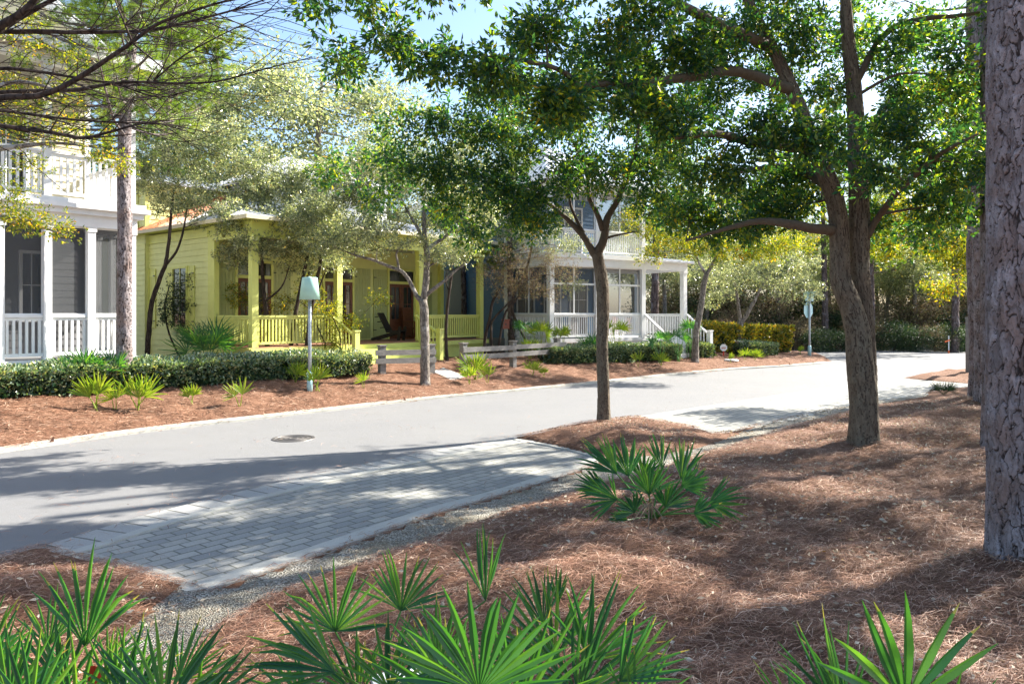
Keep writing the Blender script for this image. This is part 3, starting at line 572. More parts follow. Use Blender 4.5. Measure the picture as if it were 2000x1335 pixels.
E = .45; ez = 4.86; rx = ye + E; RY = 6.4; rz = 6.5
y.box("eave_fascia", -E, rx, -E - .03, -E, ez - .05, ez + .06, 'cream'); y.box("side_fascia", -E - .03, -E, -E - .03, 10.4, ez - .05, ez + .06, 'cream'); y.box("soffit", -E, rx, -E, 10.4, ez - .03, ez + .01, 'yellow')
AX = 2.7
y.roof([(-E, -E, ez + .07), (rx, -E, ez + .07), (rx - 3.1, RY, rz), (AX, RY, rz)], name="roof_slope")
y.roof([(-E, 10.4, ez + .07), (-E, -E, ez + .07), (AX, RY, rz), (AX, RY + 1.5, rz)], 'rust', name="roof_slope"); y.roof([(rx, 10.4, ez + .07), (rx, -E, ez + .07), (rx - 3.1, RY, rz), (rx - 3.1, RY + 1.5, rz)], name="roof_slope"); y.roof([(rx, 10.4, ez + .07), (-E, 10.4, ez + .07), (AX, RY + 1.5, rz), (rx - 3.1, RY + 1.5, rz)], name="roof_slope")
# dormer, front right of the roof, and rear upper wing
d0, d1 = 2.95, 7.2
y.siding("dormer_wall", (d0, 2.6), (d1, 2.6), 5.2, 6.8, 'white'); y.siding("dormer_side_wall", (d0, 6.4), (d0, 2.64), 5.1, 6.8, 'white'); y.siding("dormer_side_wall", (d1, 2.64), (d1, 6.4), 5.1, 6.8, 'white'); y.window(d0 + .8, d0 + 1.5, 5.85, 6.5, 2.6, 'white'); y.window(d1 - 1.5, d1 - .8, 5.85, 6.5, 2.6, 'white')
def hip(name, x0, x1, y0, y1, z0, z1, inx, iny):
    y.roof([(x0, y0, z0), (x1, y0, z0), (x1 - inx, y0 + iny, z1), (x0 + inx, y0 + iny, z1)], name=name); y.roof([(x0, y1, z0), (x0, y0, z0), (x0 + inx, y0 + iny, z1), (x0 + inx, y1 - iny + .01, z1)], name=name)
    y.roof([(x1, y1, z0), (x1, y0, z0), (x1 - inx, y0 + iny, z1), (x1 - inx, y1 - iny + .01, z1)], name=name); y.roof([(x0, y1, z0), (x1, y1, z0), (x1 - inx, y1 - iny, z1), (x0 + inx, y1 - iny, z1)], name=name)
hip("dormer_roof", d0 - .5, d1 + .5, 2.1, 7.0, 6.82, 7.85, 1.6, 2.3)
wx0, wx1, wy0 = -.15, 4.6, 6.3
y.siding("wing_wall", (wx0, wy0), (wx1, wy0), 4.5, 6.6, 'yellow_wall'); y.siding("wing_side_wall", (wx0, 12), (wx0, wy0 + .04), .4, 6.6, 'yellow_wall'); y.siding("wing_side_wall", (wx1, wy0 + .04), (wx1, 12), 4.0, 6.6, 'yellow_wall'); y.siding("wing_back_wall", (wx1, 12), (wx0, 12), .4, 6.6, 'yellow_wall')
y.box("corner_board", wx0 - .035, wx0 + .1, wy0 - .03, wy0 + .12, 4.8, 6.6, 'yellow'); y.shutter(wy0 + .5, wy0 + 1.0, 5.05, 6.4, wx0, 'yellow', True); y.window(wy0 + 1.1, wy0 + 1.8, 5.1, 6.35, wx0, 'yellow', True)
hip("wing_roof", wx0 - .35, wx1 + .4, wy0 - .35, 12.4, 6.62, 7.3, 1.9, 2.6)

# --- slate blue house with white double porch
bh = House("blue_house", "slate blue house with white two storey screened porch and white front stairs", (1.45, 28.0), math.atan2(.566, .824))
q0, q1, q2, q3 = 0, bh.lx(1165), bh.lx(1254), bh.lx(1335); BD = 2.93; FZ = 1.18
bh.box("porch_floor", -.08, q3 + .12, -.12, BD, 1.05, FZ, 'white'); bh.box("skirt", -.05, q3 + .08, -.08, BD, .86, 1.05, 'white')
lt = MB()
for k in range(60):
    x_ = -.02 + k * .125
    if x_ < q3: lt.box(x_, x_ + .05, -.02, 0.01, .15, .86)
lt.build("lattice", M['white'], bh.r); bh.box("crawlspace_shade", .05, q3, .3, BD, .1, .85, 'dark')  # near-black box stands in for the shade under the porch floor
for x_ in (q0, q1, q2, q3): bh.post(x_, 0, FZ, 3.98, 'white', .21)
bh.post(0, BD - .1, FZ, 3.98, 'white', .16); bh.post(q2, BD - .1, FZ, 3.98, 'white', .16); bh.post(q3, BD - .1, FZ, 3.98, 'white', .18)
for a_, b_ in ((q0, q1), (q1, q2)):
    bh.rail((a_ + .1, 0), (b_ - .1, 0), FZ, 2.15, 'white', .10, .035); bh.screen((a_ + .1, .02), (b_ - .1, .02), 2.16, 3.97, 3.3, 1)
    bh.rail((a_ + .1, 0), (b_ - .1, 0), 4.48, 5.43, 'white', .10, .035); bh.screen((a_ + .1, .02), (b_ - .1, .02), 5.44, 6.95, None, 1)
bh.rail((0, .1), (0, BD - .2), FZ, 2.15, 'white', .10, .035); bh.screen((0.02, .1), (0.02, BD - .2), 2.16, 3.97, None, 1); bh.rail((0, .1), (0, BD - .2), 4.48, 5.43, 'white', .1, .035); bh.screen((0.02, .1), (0.02, BD - .2), 5.44, 6.95, None, 1)
bh.rail((q2 + .1, BD - .1), (q3 - .1, BD - .1), FZ, 2.15, 'white', .10, .035); bh.rail((q3, .1), (q3, BD - .2), FZ, 2.15, 'white', .10, .035)
bh.box("porch_beam", -.12, q3 + .12, -.12, .12, 3.98, 4.3, 'white'); bh.box("porch_side_beam", -.118, .12, .12, BD, 3.98, 4.298, 'white'); bh.box("porch_end_beam", q3 - .12, q3 + .118, .12, BD, 3.98, 4.298, 'white'); bh.box("rear_beam", q2, q3 - .12, BD - .2, BD, 3.98, 4.296, 'white')
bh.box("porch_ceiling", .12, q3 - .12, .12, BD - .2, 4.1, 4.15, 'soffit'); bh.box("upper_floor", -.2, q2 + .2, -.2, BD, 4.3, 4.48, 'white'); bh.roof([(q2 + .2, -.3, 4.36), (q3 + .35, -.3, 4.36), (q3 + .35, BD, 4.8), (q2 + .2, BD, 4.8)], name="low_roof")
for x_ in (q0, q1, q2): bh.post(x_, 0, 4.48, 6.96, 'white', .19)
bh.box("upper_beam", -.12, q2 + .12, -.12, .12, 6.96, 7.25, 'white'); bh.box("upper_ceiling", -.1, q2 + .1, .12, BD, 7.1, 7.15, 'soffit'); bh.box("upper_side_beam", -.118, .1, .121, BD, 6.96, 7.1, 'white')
bh.siding("wall", (0.0, BD), (q2, BD), .3, 7.3, 'blue'); bh.siding("side_wall", (0, BD + 7.5), (0, BD + .04), .3, 7.3, 'blue', .18); bh.siding("right_wall", (q2, BD + .04), (q2, BD + 7.5), .3, 7.3, 'blue'); bh.siding("back_wall", (q2, BD + 7.5), (0, BD + 7.5), .3, 7.3, 'blue')
bh.box("corner_board", -.035, .12, BD - .02, BD + .16, .3, 7.3, 'white'); bh.box("base_board", -.05, -.026, BD + .1, BD + 7.5, .3, 1.15, 'grey_wall')
bh.box("wall_panel", -.07, -.03, BD + 3.4, BD + 5.0, 1.2, 4.2, 'greypanel')
bh.window(.5, 1.3, 1.25, 3.5, BD, mun=(2, 3)); bh.window(1.9, 2.7, 1.25, 3.5, BD, mun=(2, 3)); bh.window(3.3, 4.2, 1.25, 3.5, BD, mun=(2, 3)); bh.window(.8, 1.6, 4.6, 6.7, BD, mun=(2, 4)); bh.window(3.0, 3.9, 4.6, 6.7, BD, mun=(2, 4)); bh.window(BD + 1.2, BD + 2.0, 4.9, 6.6, 0, 'white', True)
bh.roof([(-.6, -.6, 7.27), (q2 + .6, -.6, 7.27), (q2 / 2 + .1, 3.5, 9.4), (q2 / 2 - .1, 3.5, 9.4)], name="roof_slope"); bh.roof([(-.6, BD + 8, 7.27), (-.6, -.6, 7.27), (q2 / 2 - .1, 3.5, 9.4), (q2 / 2 - .1, BD + 4, 9.4)], name="roof_slope"); bh.roof([(q2 + .6, BD + 8, 7.27), (q2 + .6, -.6, 7.27), (q2 / 2 + .1, 3.5, 9.4), (q2 / 2 + .1, BD + 4, 9.4)], name="roof_slope")
bh.box("eave_fascia", -.62, q2 + .62, -.66, -.6, 7.12, 7.3, 'white'); bh.box("side_fascia", -.66, -.6, -.66, BD + 8, 7.12, 7.3, 'white')
fan = MB(); fan.tube([(1.3, 1.4, 4.1), (1.3, 1.4, 3.7)], .02, 6); fan.tube([(1.3, 1.4, 3.74), (1.3, 1.4, 3.6)], .1, 10)
for k in range(5): Mx = Matrix.Translation((1.3, 1.4, 3.66)) @ Matrix.Rotation(k * 2 * math.pi / 5, 4, 'Z') @ Matrix.Rotation(R(10), 4, 'X'); fan.box(.1, .68, -.06, .06, -.008, .008, Mx)
fo = fan.build("ceiling_fan", M['blackwood'], bh.r)
sx0, sx1 = q2 + .15, q3 + .0
st = MB()
for k in range(4): st.box(sx0, sx1, -.13 - .3 * (k + 1), -.13 - .3 * k, .15, 1.04 - .17 * k)
st.build("steps", M['white'], bh.r)
for xx in (sx0 - .05, sx1 + .12): bh.post(xx, -1.35, .3, 1.42, 'white', .17, "newel", True); bh.stair_rail((xx, -.1), (xx, -1.27), 1.18, .5, 2.1, 1.3, 'white')

# --- porch chairs
def rocking_chair(org, rz, m, label, name="rocking_chair"):
    r = thing(name, label, "chair", org, rz); b_ = MB()
    for s_ in (-1, 1):
        pts = [( .5 * math.sin(a), s_ * .26, .98 - .98 * math.cos(a) + .0) for a in np.linspace(-.75, .75, 9)]; rk_ = MB()
        for p, q in zip(pts[:-1], pts[1:]): rk_.bar((p[0] * 1.15, p[1], p[2] * .32 + .02), (q[0] * 1.15, q[1], q[2] * .32 + .02), .035, .05)
        rk_.build("rocker", m, r)
        MB().bar((.24, s_ * .26, .05), (.24, s_ * .26, .64), .045, .045, up=(1, 0, 0)).build("leg", m, r); MB().bar((-.22, s_ * .26, .05), (-.34, s_ * .26, 1.12), .045, .045, up=(1, 0, 0)).build("leg", m, r)
        MB().bar((.32, s_ * .27, .66), (-.3, s_ * .27, .66), .08, .025).build("armrest", m, r)
    for k in range(8): b_.bar((.26 - k * .062, -.25, .42 - k * .006), (.26 - k * .062, .25, .42 - k * .006), .052, .02)
    b_.build("seat", m, r); k_ = MB()
    for k in range(6): k_.bar((-.235, -.2 + k * .08, .44), (-.335, -.2 + k * .08, 1.1), .055, .016, up=(1, 0, 0))
    k_.bar((-.34, -.27, 1.14), (-.34, .27, 1.14), .04, .1); k_.build("backrest", m, r); return r
def at_porch(px, yl):
    x_ = y.lx(px, yl); p = y.o + y.ux * x_ + y.uy * yl; return (p[0], p[1], 1.2)
rocking_chair(at_porch(808, 1.75), ANG - R(80), M['brown'], "brown wooden rocking chair standing right of the cottage double door")
# low dark lounge chair seen from the side
r = thing("lounge_chair", "black slatted lounge chair with raked back in front of the cottage door", "chair", at_porch(768, 1.2), R(-15))
bk = MB(); bk.bar((-.14, 0, .3), (-.5, 0, .98), .5, .035, up=(1, 0, .4)); bk.build("backrest", M['blackwood'], r)
for q in (.45, .66, .84): t_ = (q - .3) / .68; xx = -.14 - .36 * t_; MB().bar((xx - .16, -.27, q), (xx + .01, -.27, q + .02), .03, .03).build("brace", M['blackwood'], r)
MB().bar((-.16, 0, .3), (.42, 0, .36), .5, .05).build("seat", M['blackwood'], r)
for s_ in (-1, 1):
    MB().bar((-.75, s_ * .23, .03), (.35, s_ * .23, .33), .04, .1).build("leg", M['blackwood'], r); MB().bar((.3, s_ * .23, .0), (.36, s_ * .23, .5), .05, .1, up=(1, 0, 0)).build("leg", M['blackwood'], r)

# ------------------------------------------------------------------ trees
def resample(p, r, step):
    p = np.asarray(p, float); q = catmull(p, 8); t0 = np.linspace(0, 1, len(p)); t1 = np.linspace(0, 1, len(q)); rr = np.interp(t1, t0, r)
    s = np.concatenate([[0], np.cumsum(np.linalg.norm(np.diff(q, axis=0), axis=1))]); n = max(4, int(s[-1] / step)); u = np.linspace(0, s[-1], n)
    return np.stack([np.interp(u, s, q[:, k]) for k in range(3)], 1), np.interp(u, s, rr), u
def voro(u, v, seed, nc=None):                             # F1, F2 and cell value of a jittered grid, u wraps every nc cells
    iu = np.floor(u).astype(int); iv = np.floor(v).astype(int); f1 = np.full(u.shape, 9.); f2 = np.full(u.shape, 9.); cid = np.zeros(u.shape)
    g_ = rs(seed); T1 = g_.rand(64, 64); T2 = g_.rand(64, 64); T3 = g_.rand(64, 64)
    for a in (-1, 0, 1):
        for b_ in (-1, 0, 1):
            cu, cv = iu + a, iv + b_; cw_ = (cu % nc if nc else cu) % 64; du = abs(u - (cu + T1[cw_, cv % 64])); dv = abs(v - (cv + T2[cw_, cv % 64])); d = .55 * np.maximum(du, dv) + .45 * np.hypot(du, dv)
            n_ = d < f1; f2 = np.where(n_, f1, np.minimum(f2, d)); cid = np.where(n_, T3[cw_, cv % 64], cid); f1 = np.minimum(f1, d)
    return f1, f2, cid
def bark_tube(b, p, r, step, k, amp, cw, ch, seed, flare=0.0, flh=.5):
    q, rr, s = resample(p, r, step); n = len(q); T = np.gradient(q, axis=0); T /= np.linalg.norm(T, axis=1)[:, None]
    a = np.array([1., 0, 0]); N = []
    for i in range(n): a = a - T[i] * a.dot(T[i]); a /= np.linalg.norm(a); N.append(a.copy())
    N = np.array(N); B = np.cross(T, N); th = np.arange(k) * 2 * math.pi / k; SS, TH = np.meshgrid(s, th, indexing='ij')
    nc = max(4, round(2 * math.pi * np.mean(rr) / cw)); 
    wu = (vnoise(SS / ch * 2.2, TH * 2, seed + 5) - .5) * .8 + (vnoise(SS / ch * 9, TH * nc * .8, seed + 6) - .5) * .35; wv = (vnoise(TH * nc * .5, SS / ch * 1.5, seed + 7) - .5) * 1.0
    f1, f2, c1_ = voro(TH / 6.2832 * nc + wu, SS / ch + wv, seed, nc); e = f2 - f1; g1, g2, c2_ = voro(TH / 6.2832 * nc * 2 + wu * 2.5, SS / ch * 3 + wv * 3, seed + 9, nc * 2); e2 = smooth(0, .08, g2 - g1)
    disp = amp * (smooth(0, .13, e) - .6) + amp * .9 * (c1_ - .5) * smooth(0, .1, e) + amp * .55 * (c2_ - .5) * smooth(0, .1, e) + amp * .25 * (vnoise(TH * nc, SS / ch * 14, seed + 2) - .5); R_ = rr[:, None] + disp
    if flare: R_ = R_ + rr[0] * flare * np.exp(-SS / flh * 2.2) * (1 + .55 * np.cos(TH * 5 + seed) * np.exp(-SS / .3))
    R_ += rr[:, None] * .09 * (vnoise(np.cos(TH) * 1.5 + 5, SS * 1.2 + np.sin(TH), seed + 3) - .5)
    v = q[:, None] + R_[..., None] * (np.cos(TH)[..., None] * N[:, None] + np.sin(TH)[..., None] * B[:, None]); v = v.reshape(-1, 3)
    i = np.arange(n - 1)[:, None] * k; j = np.arange(k)[None]; j2 = (j + 1) % k; f = np.stack([i + j, i + j2, i + k + j2, i + k + j], -1).reshape(-1, 4)
    b.add(v, f, rnd=np.clip(smooth(0.01, .12, e) * (.55 + .45 * e2) * (.45 + .35 * c1_ + .35 * c2_), 0, 1)[:-1].ravel())
def bark_disp_mat(name, crack, lo, hi, tint):
    t = NT(name); a = t.n("Attribute"); a.attribute_name = "rnd"; v = t.coords(); n = t.noise(t.coords((14, 14, 5)), 1, 7, .75); n2 = t.noise(v, 3.2, 4); n3 = t.noise(t.coords((40, 40, 26)), 1, 4)
    col = t.ramp(n, [(.3, lo), (.68, hi)]); col = t.mix(t.ramp(n2, [(.45, (0, 0, 0)), (.62, (.75,) * 3)]), col, tint); col = t.mix(a.outputs["Fac"], crack, col)
    return t.fin(col, .85, t.bump(n, .8, .02, t.bump(n3, .6, .01)), .3)
M['pine_near'] = bark_disp_mat("plated_pine_bark", (.03, .02, .017), (.14, .11, .105), (.40, .36, .37), (.21, .14, .115))
M['oak_near'] = bark_disp_mat("furrowed_oak_bark", (.05, .036, .026), (.10, .075, .05), (.21, .165, .115), (.16, .14, .10))
def Pz(px, py, Z): return P(px, py, Z)
TWIGS = 2.2; LEAVES = 3.5
def XZ0(px, Z): return ((px - CX) / F * Z, Z)
class Tree:
    def __init__(s, name, label, base, seed, bark, leafm, group=None, cat="tree"):
        s.base = np.asarray(base, float); s.g = rs(seed); s.name = name; s.r = thing(name, label, cat, tuple(s.base), 0, group)
        s.tb = MB(); s.nodes = []; s.lp = []; s.ld = []; s.bark = bark; s.leafm = leafm; s.seed = seed; s.nstem = 0
    def stem(s, pts, rad, near=None, k=10, skip=.35, flare=0, flh=.5):
        pts = np.asarray(pts, float)
        if near: bark_tube(s.tb, pts, rad, near[0], near[1], near[2], near[3], near[4], s.seed + s.nstem, flare, flh)
        else:
            q, rr, _ = resample(pts, rad, .12)
            if flare: rr = rr * (1 + flare * np.exp(-np.linspace(0, 1, len(q)) * np.linalg.norm(pts[-1] - pts[0]) / .18))
            s.tb.tube(q + s.g.randn(*q.shape) * rr[:, None] * .06, rr, k, True, .12, s.g)
        q, rr, _ = resample(pts, rad, .15); i0 = int(len(q) * skip); s.nodes += [(a, r_) for a, r_ in zip(q[i0:], rr[i0:])]; s.nstem += 1
        return s
    def nearest(s, p, nodes=None):
        nodes = nodes or s.nodes; A = np.array([n_[0] for n_ in nodes]); d = np.linalg.norm(A - p, axis=1) + .6 * np.maximum(0, A[:, 2] - p[2]); i = int(np.argmin(d)); return nodes[i]
    def clump(s, c, rad, nt, nl=20, droop=.25, limb=True, spread=.75, twr=.006, wide=1.0):
        nt = int(nt * TWIGS + .5); nl = nl * LEAVES; g = s.g; c = np.asarray(c, float); rad = np.asarray(rad, float); local = []
        if limb:
            p, pr = s.nearest(c); d = c - p; L_ = np.linalg.norm(d)
            if L_ > .1:
                m = (p + c) / 2 + np.array([0, 0, .08 * L_]) + g.randn(3) * .06 * L_; q = catmull([p, m, c], 5); r0 = min(pr * .6, .012 + .014 * L_)
                s.tb.tube(q, np.linspace(r0, .008, len(q)), 5, False); local = [(a, b_) for a, b_ in zip(q, np.linspace(r0, .008, len(q)))][-8:]; s.nodes += local[-6:]
        if not local: local = [s.nearest(c)]
        for _ in range(nt):
            t = g.randn(3); t = t / np.linalg.norm(t) * g.rand() ** .45; t = c + t * rad; p, pr = s.nearest(t, local); d = t - p; L_ = np.linalg.norm(d) + 1e-6
            m = p + d * .5 + g.randn(3) * .1 * L_ + np.array([0, 0, .05 * L_]); e = t - np.array([0, 0, droop * .25 * L_]); q = catmull([p, m, e], 3)
            s.tb.tube(q, np.linspace(min(pr, twr), .0025, len(q)), 3, False); local += [(q[-1], .004), (q[3], .005)]
            n = max(4, int(nl * min(1.4, .4 + L_)))
            n = (n // 6 + 1) * 6; u = np.repeat(g.uniform(.25, 1.05, n // 6), 6); ip = np.clip(u, 0, 1) * (len(q) - 1); i = np.minimum(ip.astype(int), len(q) - 2); f = (ip - i)[:, None]; pp = q[i] * (1 - f) + q[i + 1] * f
            td = d / L_; oc = np.repeat(g.randn(n // 6, 3) * .10 * wide, 6, 0); off = g.randn(n, 3) * .10; s.lp.append(pp + oc + off * .18); s.ld.append(td * .5 + oc / .1 * .3 + off / .10 * spread * .9 + g.randn(n, 3) * .35 + np.array([0, 0, -droop]))
        return s
    def done(s, ll=.08, wr=.34, crown="crown", smooth_=True):
        s.tb.build("trunk", M[s.bark], s.r, smooth=smooth_, shift=s.base)
        if s.lp:
            b = MB(); p = np.vstack(s.lp); d = np.vstack(s.ld); leaves(b, p, d, ll * s.g.uniform(.65, 1.2, len(p)), wr, s.g); b.build(crown, M[s.leafm], s.r, shift=s.base); s.nleaf = len(p)
        return s
def pxs(base, pts, dz=0):                                   # photo pixels at the base's distance (+ own offset) -> points
    return [P(p[0], p[1], base[1] + dz + (p[2] if len(p) > 2 else 0)) for p in pts]
def CL(t, Z, lst, nt=12, nl=20, **kw):                      # clumps given as (px, py, dz, rx px, ry px[, n])
    for q in lst:
        z = Z + q[2]; sc = z / F * (.93 if t.leafm == 'leaf_oak' else 1); n = q[5] if len(q) > 5 else nt
        t.clump(P(q[0], q[1], z), (q[3] * sc, max(.5, (q[3] + q[4]) / 2 * sc), q[4] * sc), n, nl, **kw)

# the big two-stemmed oak on the near mulch
bo = G(1686, 866); Z = bo[1]
t = Tree("oak_tree", "large oak with two trunks joined at the foot and dark green canopy over the street", bo, 11, 'oak_near', 'leaf_oak')
t.stem([bo - np.array([0, 0, .1])] + pxs(bo, [(1687, 790), (1681, 720), (1675, 650), (1660, 595), (1642, 545), (1640, 490), (1633, 400), (1605, 320), (1575, 250), (1545, 170), (1500, 80), (1440, -40), (1390, -160)]), [.215, .195, .188, .175, .158, .15, .135, .13, .12, .11, .095, .08, .055, .03], (.025, 90, .011, .04, .30), flare=.2, flh=.35)
b2 = bo + np.array([.14, .22, 0])
t.stem([b2 - np.array([0, 0, .1])] + pxs(b2, [(1694, 760), (1690, 640), (1680, 540), (1678, 440), (1674, 300), (1668, 180), (1655, 60), (1650, -80), (1660, -220)]), [.15, .135, .13, .138, .148, .13, .11, .09, .06, .03], (.025, 80, .010, .04, .30), flare=.2)
for pts, r_ in (([(1632, 450, 0), (1590, 446, -.2), (1540, 438, -.3), (1480, 432, -.2), (1400, 452, .2), (1340, 470, .5)], [.09, .075, .065, .05, .03, .015]),
                ([(1575, 290, 0), (1520, 282, -.4), (1470, 278, -.8), (1400, 262, -1.3), (1320, 270, -1.8)], [.10, .085, .07, .05, .02]),
                ([(1545, 175, 0), (1440, 140, -.5), (1340, 152, -1), (1240, 163, -1.4), (1130, 167, -1.8), (1060, 190, -2)], [.09, .075, .065, .05, .04, .02]),
                ([(1130, 167, -1.8), (1090, 135, -2.2), (1000, 116, -2.4), (880, 108, -2.6), (780, 96, -2.8)], [.035, .03, .025, .016, .008]),
                ([(1500, 90, 0), (1390, 40, -.8), (1280, -10, -1.5), (1140, -40, -2.3), (950, -60, -3), (760, -40, -3.3), (620, 0, -3.5)], [.09, .07, .06, .05, .035, .02, .008]),
                ([(1690, 468, .2), (1712, 430, 0), (1745, 385, -.4), (1795, 335, -.8), (1850, 292, -1.2), (1910, 262, -1.5)], [.06, .05, .045, .04, .03, .015]),
                ([(1672, 160, .2), (1730, 65, .2), (1800, 38, .1), (1880, 30, 0), (1960, 18, 0)], [.06, .05, .04, .03, .02]),
                ([(1640, 380, 0), (1560, 330, 1), (1480, 330, 2), (1380, 350, 3)], [.09, .07, .05, .02]),
                ([(1670, 300, .2), (1740, 200, 1.2), (1820, 150, 2.2), (1900, 120, 3)], [.08, .06, .04, .02])):
    t.stem([P(a[0], a[1], Z + a[2]) for a in pts], r_, None, 8, 0)
CL(t, Z, [(1760, 250, -1, 80, 70), (1860, 150, -.5, 80, 70), (1890, 320, -1, 70, 70), (1840, 400, 0, 80, 50), (1740, 90, 0, 70, 60), (1720, 340, -1.2, 60, 50, 8), (1800, 460, 1, 60, 30, 6), (1560, 70, 0, 80, 70), (1600, 270, -1.3, 70, 45), (1490, 250, -1.2, 80, 55), (1400, 330, -1, 80, 55), (1440, 60, 0, 90, 70), (1340, 90, -1, 90, 70), (1330, 250, -1.6, 80, 60), (1240, 200, -1.6, 80, 60), (1180, 90, -1.5, 90, 70), (1060, 60, -2, 90, 50), (1080, 190, -2, 80, 50), (960, 150, -2.4, 80, 45), (860, 120, -2.6, 80, 35, 9), (760, 92, -2.8, 80, 24, 7), (680, 118, -2.8, 55, 20, 5),
               (1540, 400, .5, 70, 45), (1440, 440, .6, 90, 40), (1350, 420, .8, 80, 40), (1630, 320, 1, 60, 50, 7), (1500, 160, 1.5, 80, 60), (1400, 180, 1.5, 80, 60), (1650, 60, 1, 80, 70), (1610, 170, .5, 40, 30, 8), (1800, 60, 1.5, 80, 60), (1880, 220, 1.5, 60, 70), (1780, 180, 1, 70, 60), (1820, 330, .5, 70, 50), (1700, 430, .8, 50, 35, 10), (1560, 340, 1, 60, 40), (1480, 380, 1.2, 70, 40), (1270, 30, -1.5, 90, 60), (1380, 100, -.4, 80, 60), (1250, 120, -.5, 90, 60), (1130, 200, -.8, 80, 60), (1500, 10, .5, 90, 60)], 15, 27)
CL(t, Z, [(1160, -40, -2, 100, 50), (1320, -80, -1, 130, 70), (1480, -100, 0, 130, 70), (1640, -120, 0, 130, 70), (1800, -110, 0, 130, 80), (1950, -60, 0, 110, 80), (1550, -260, 0, 180, 110), (1750, -260, 1, 180, 110), (980, -50, -3, 80, 40, 8), (840, -25, -3.2, 70, 26, 7), (720, 0, -3.3, 60, 20, 6), (625, 10, -3.4, 40, 14, 4)], 7, 20)
t.done(.096, .40)
# the smaller tree on the straw island
bi = G(1179, 821); Z = bi[1]
t = Tree("island_tree", "slim forked tree growing on the round straw island beside the parking bay", bi, 12, 'oak_near', 'leaf_oak')
t.stem([bi - np.array([0, 0, .1])] + pxs(bi, [(1179, 760), (1176, 680), (1178, 610), (1176, 550), (1166, 495)]), [.125, .108, .105, .11, .115, .098], (.025, 56, .008, .035, .18), flare=.15, flh=.3)
t.stem(pxs(bi, [(1168, 505), (1150, 478), (1128, 448), (1102, 422), (1075, 400), (1040, 385)]), [.08, .065, .055, .045, .035, .02], None, 9, .2)
t.stem(pxs(bi, [(1166, 500), (1180, 460), (1186, 425), (1205, 395), (1218, 360), (1240, 300), (1250, 220)]), [.09, .075, .065, .055, .045, .03, .02], None, 9, .2)
t.stem(pxs(bi, [(1178, 450), (1165, 415), (1150, 385), (1146, 340), (1120, 280), (1090, 200)]), [.06, .045, .04, .035, .025, .015], None, 9, .2)
t.stem(pxs(bi, [(1140, 455), (1122, 420), (1112, 390), (1108, 350), (1080, 310), (1000, 280)]), [.035, .03, .025, .02, .018, .01], None, 7, .2)
t.stem(pxs(bi, [(1183, 465), (1210, 458), (1245, 452)]), [.03, .02, .01], None, 6, .2)
CL(t, Z, [(1180, 340, -.5, 80, 60, 16), (1100, 340, -1, 90, 60), (1020, 400, -1, 70, 50), (960, 370, -1.3, 80, 60), (880, 330, -1.3, 80, 50), (1010, 280, -1, 100, 60), (1120, 240, -.5, 100, 60), (900, 240, -1.3, 90, 50), (800, 240, -1.5, 80, 50, 10), (800, 320, -1.3, 70, 40, 8), (740, 380, -1, 60, 40, 7), (870, 410, -1, 60, 30, 8), (1060, 440, -1, 50, 30, 7), (1250, 330, 0, 80, 60), (1300, 400, 0, 70, 50), (1270, 230, 0, 90, 70), (980, 180, -1, 80, 40, 9), (1130, 150, 0, 100, 50), (1330, 300, .5, 70, 60), (750, 300, 0, 60, 40, 6), (930, 460, -1.2, 40, 25, 5), (1000, 200, 1, 90, 60), (640, 330, -1, 50, 30, 5)], 16, 26)
t.done(.092, .40)

# pines
def tufts(b, pos, ax, g, n=34, ln=.2, wd=.007, spread=.55):
    N = len(pos); P_ = np.repeat(pos, n, 0); A = np.repeat(ax, n, 0); A = A / np.linalg.norm(A, axis=1)[:, None]; d = A + g.randn(N * n, 3) * spread; d /= np.linalg.norm(d, axis=1)[:, None]
    P_ = P_ + A * g.uniform(-.12, .08, (N * n, 1)); l = ln * g.uniform(.7, 1.2, (N * n, 1)); s_ = np.cross(d, g.randn(N * n, 3)); s_ /= np.linalg.norm(s_, axis=1)[:, None]
    tip = P_ + d * l - np.array([0, 0, .03]); v = np.stack([P_ - s_ * wd / 2, P_ + s_ * wd / 2, tip], 1).reshape(-1, 3); r = np.repeat(g.rand(N), n) * .6 + g.rand(N * n) * .4
    b.add(v, np.arange(N * n * 3).reshape(-1, 3), rnd=r)
def pine(name, label, base, path, rad, crown, seed, near=None, group=None, bark='pine_near', needle=(34, .2, .007), br=(1.2, 2.6), k=12, flare=.3):
    t = Tree(name, label, base, seed, bark, 'needles', group); g = t.g; t.stem(path, rad, near, k, 0, flare)
    q, rr, _ = resample(path, rad, .1); z0, z1, nb, nt_ = crown; b = MB(); P_, A = [], []
    for i in range(nb):
        f = (i + g.rand()) / nb; zz = z0 + (z1 - z0) * f; j = int(np.argmin(abs(q[:, 2] - zz))); p = q[j]; a = g.rand() * 2 * math.pi; L_ = g.uniform(*br) * (1.15 - .75 * f)
        d = np.array([math.cos(a), math.sin(a), g.uniform(-.05, .45)]); e = p + d * L_; m = (p + e) / 2 + np.array([0, 0, -.1 * L_]); c = catmull([p, m, e], 5); t.tb.tube(c, np.linspace(.035, .008, len(c)), 5, False)
        for _ in range(nt_):
            u = g.uniform(.3, 1); jj = min(int(u * (len(c) - 1)), len(c) - 2); s_ = c[jj] + g.randn(3) * .02; off = np.array([*(g.randn(2) * .38), g.uniform(-.05, .35)]) * (.5 + .5 * L_ / 2); tp = s_ + off; t.tb.tube([s_, (s_ + tp) / 2 + [0, 0, .02], tp], [.008, .006, .004], 3, False); P_.append(tp); A.append(off + np.array([0, 0, .15]))
        P_.append(e); A.append(d)
    tufts(b, np.array(P_), np.array(A), g, *needle); t.tb.build("trunk", M[bark], t.r, True, t.base); b.build("crown", M['needles'], t.r, shift=t.base); return t
bp = G(2003, 1096)
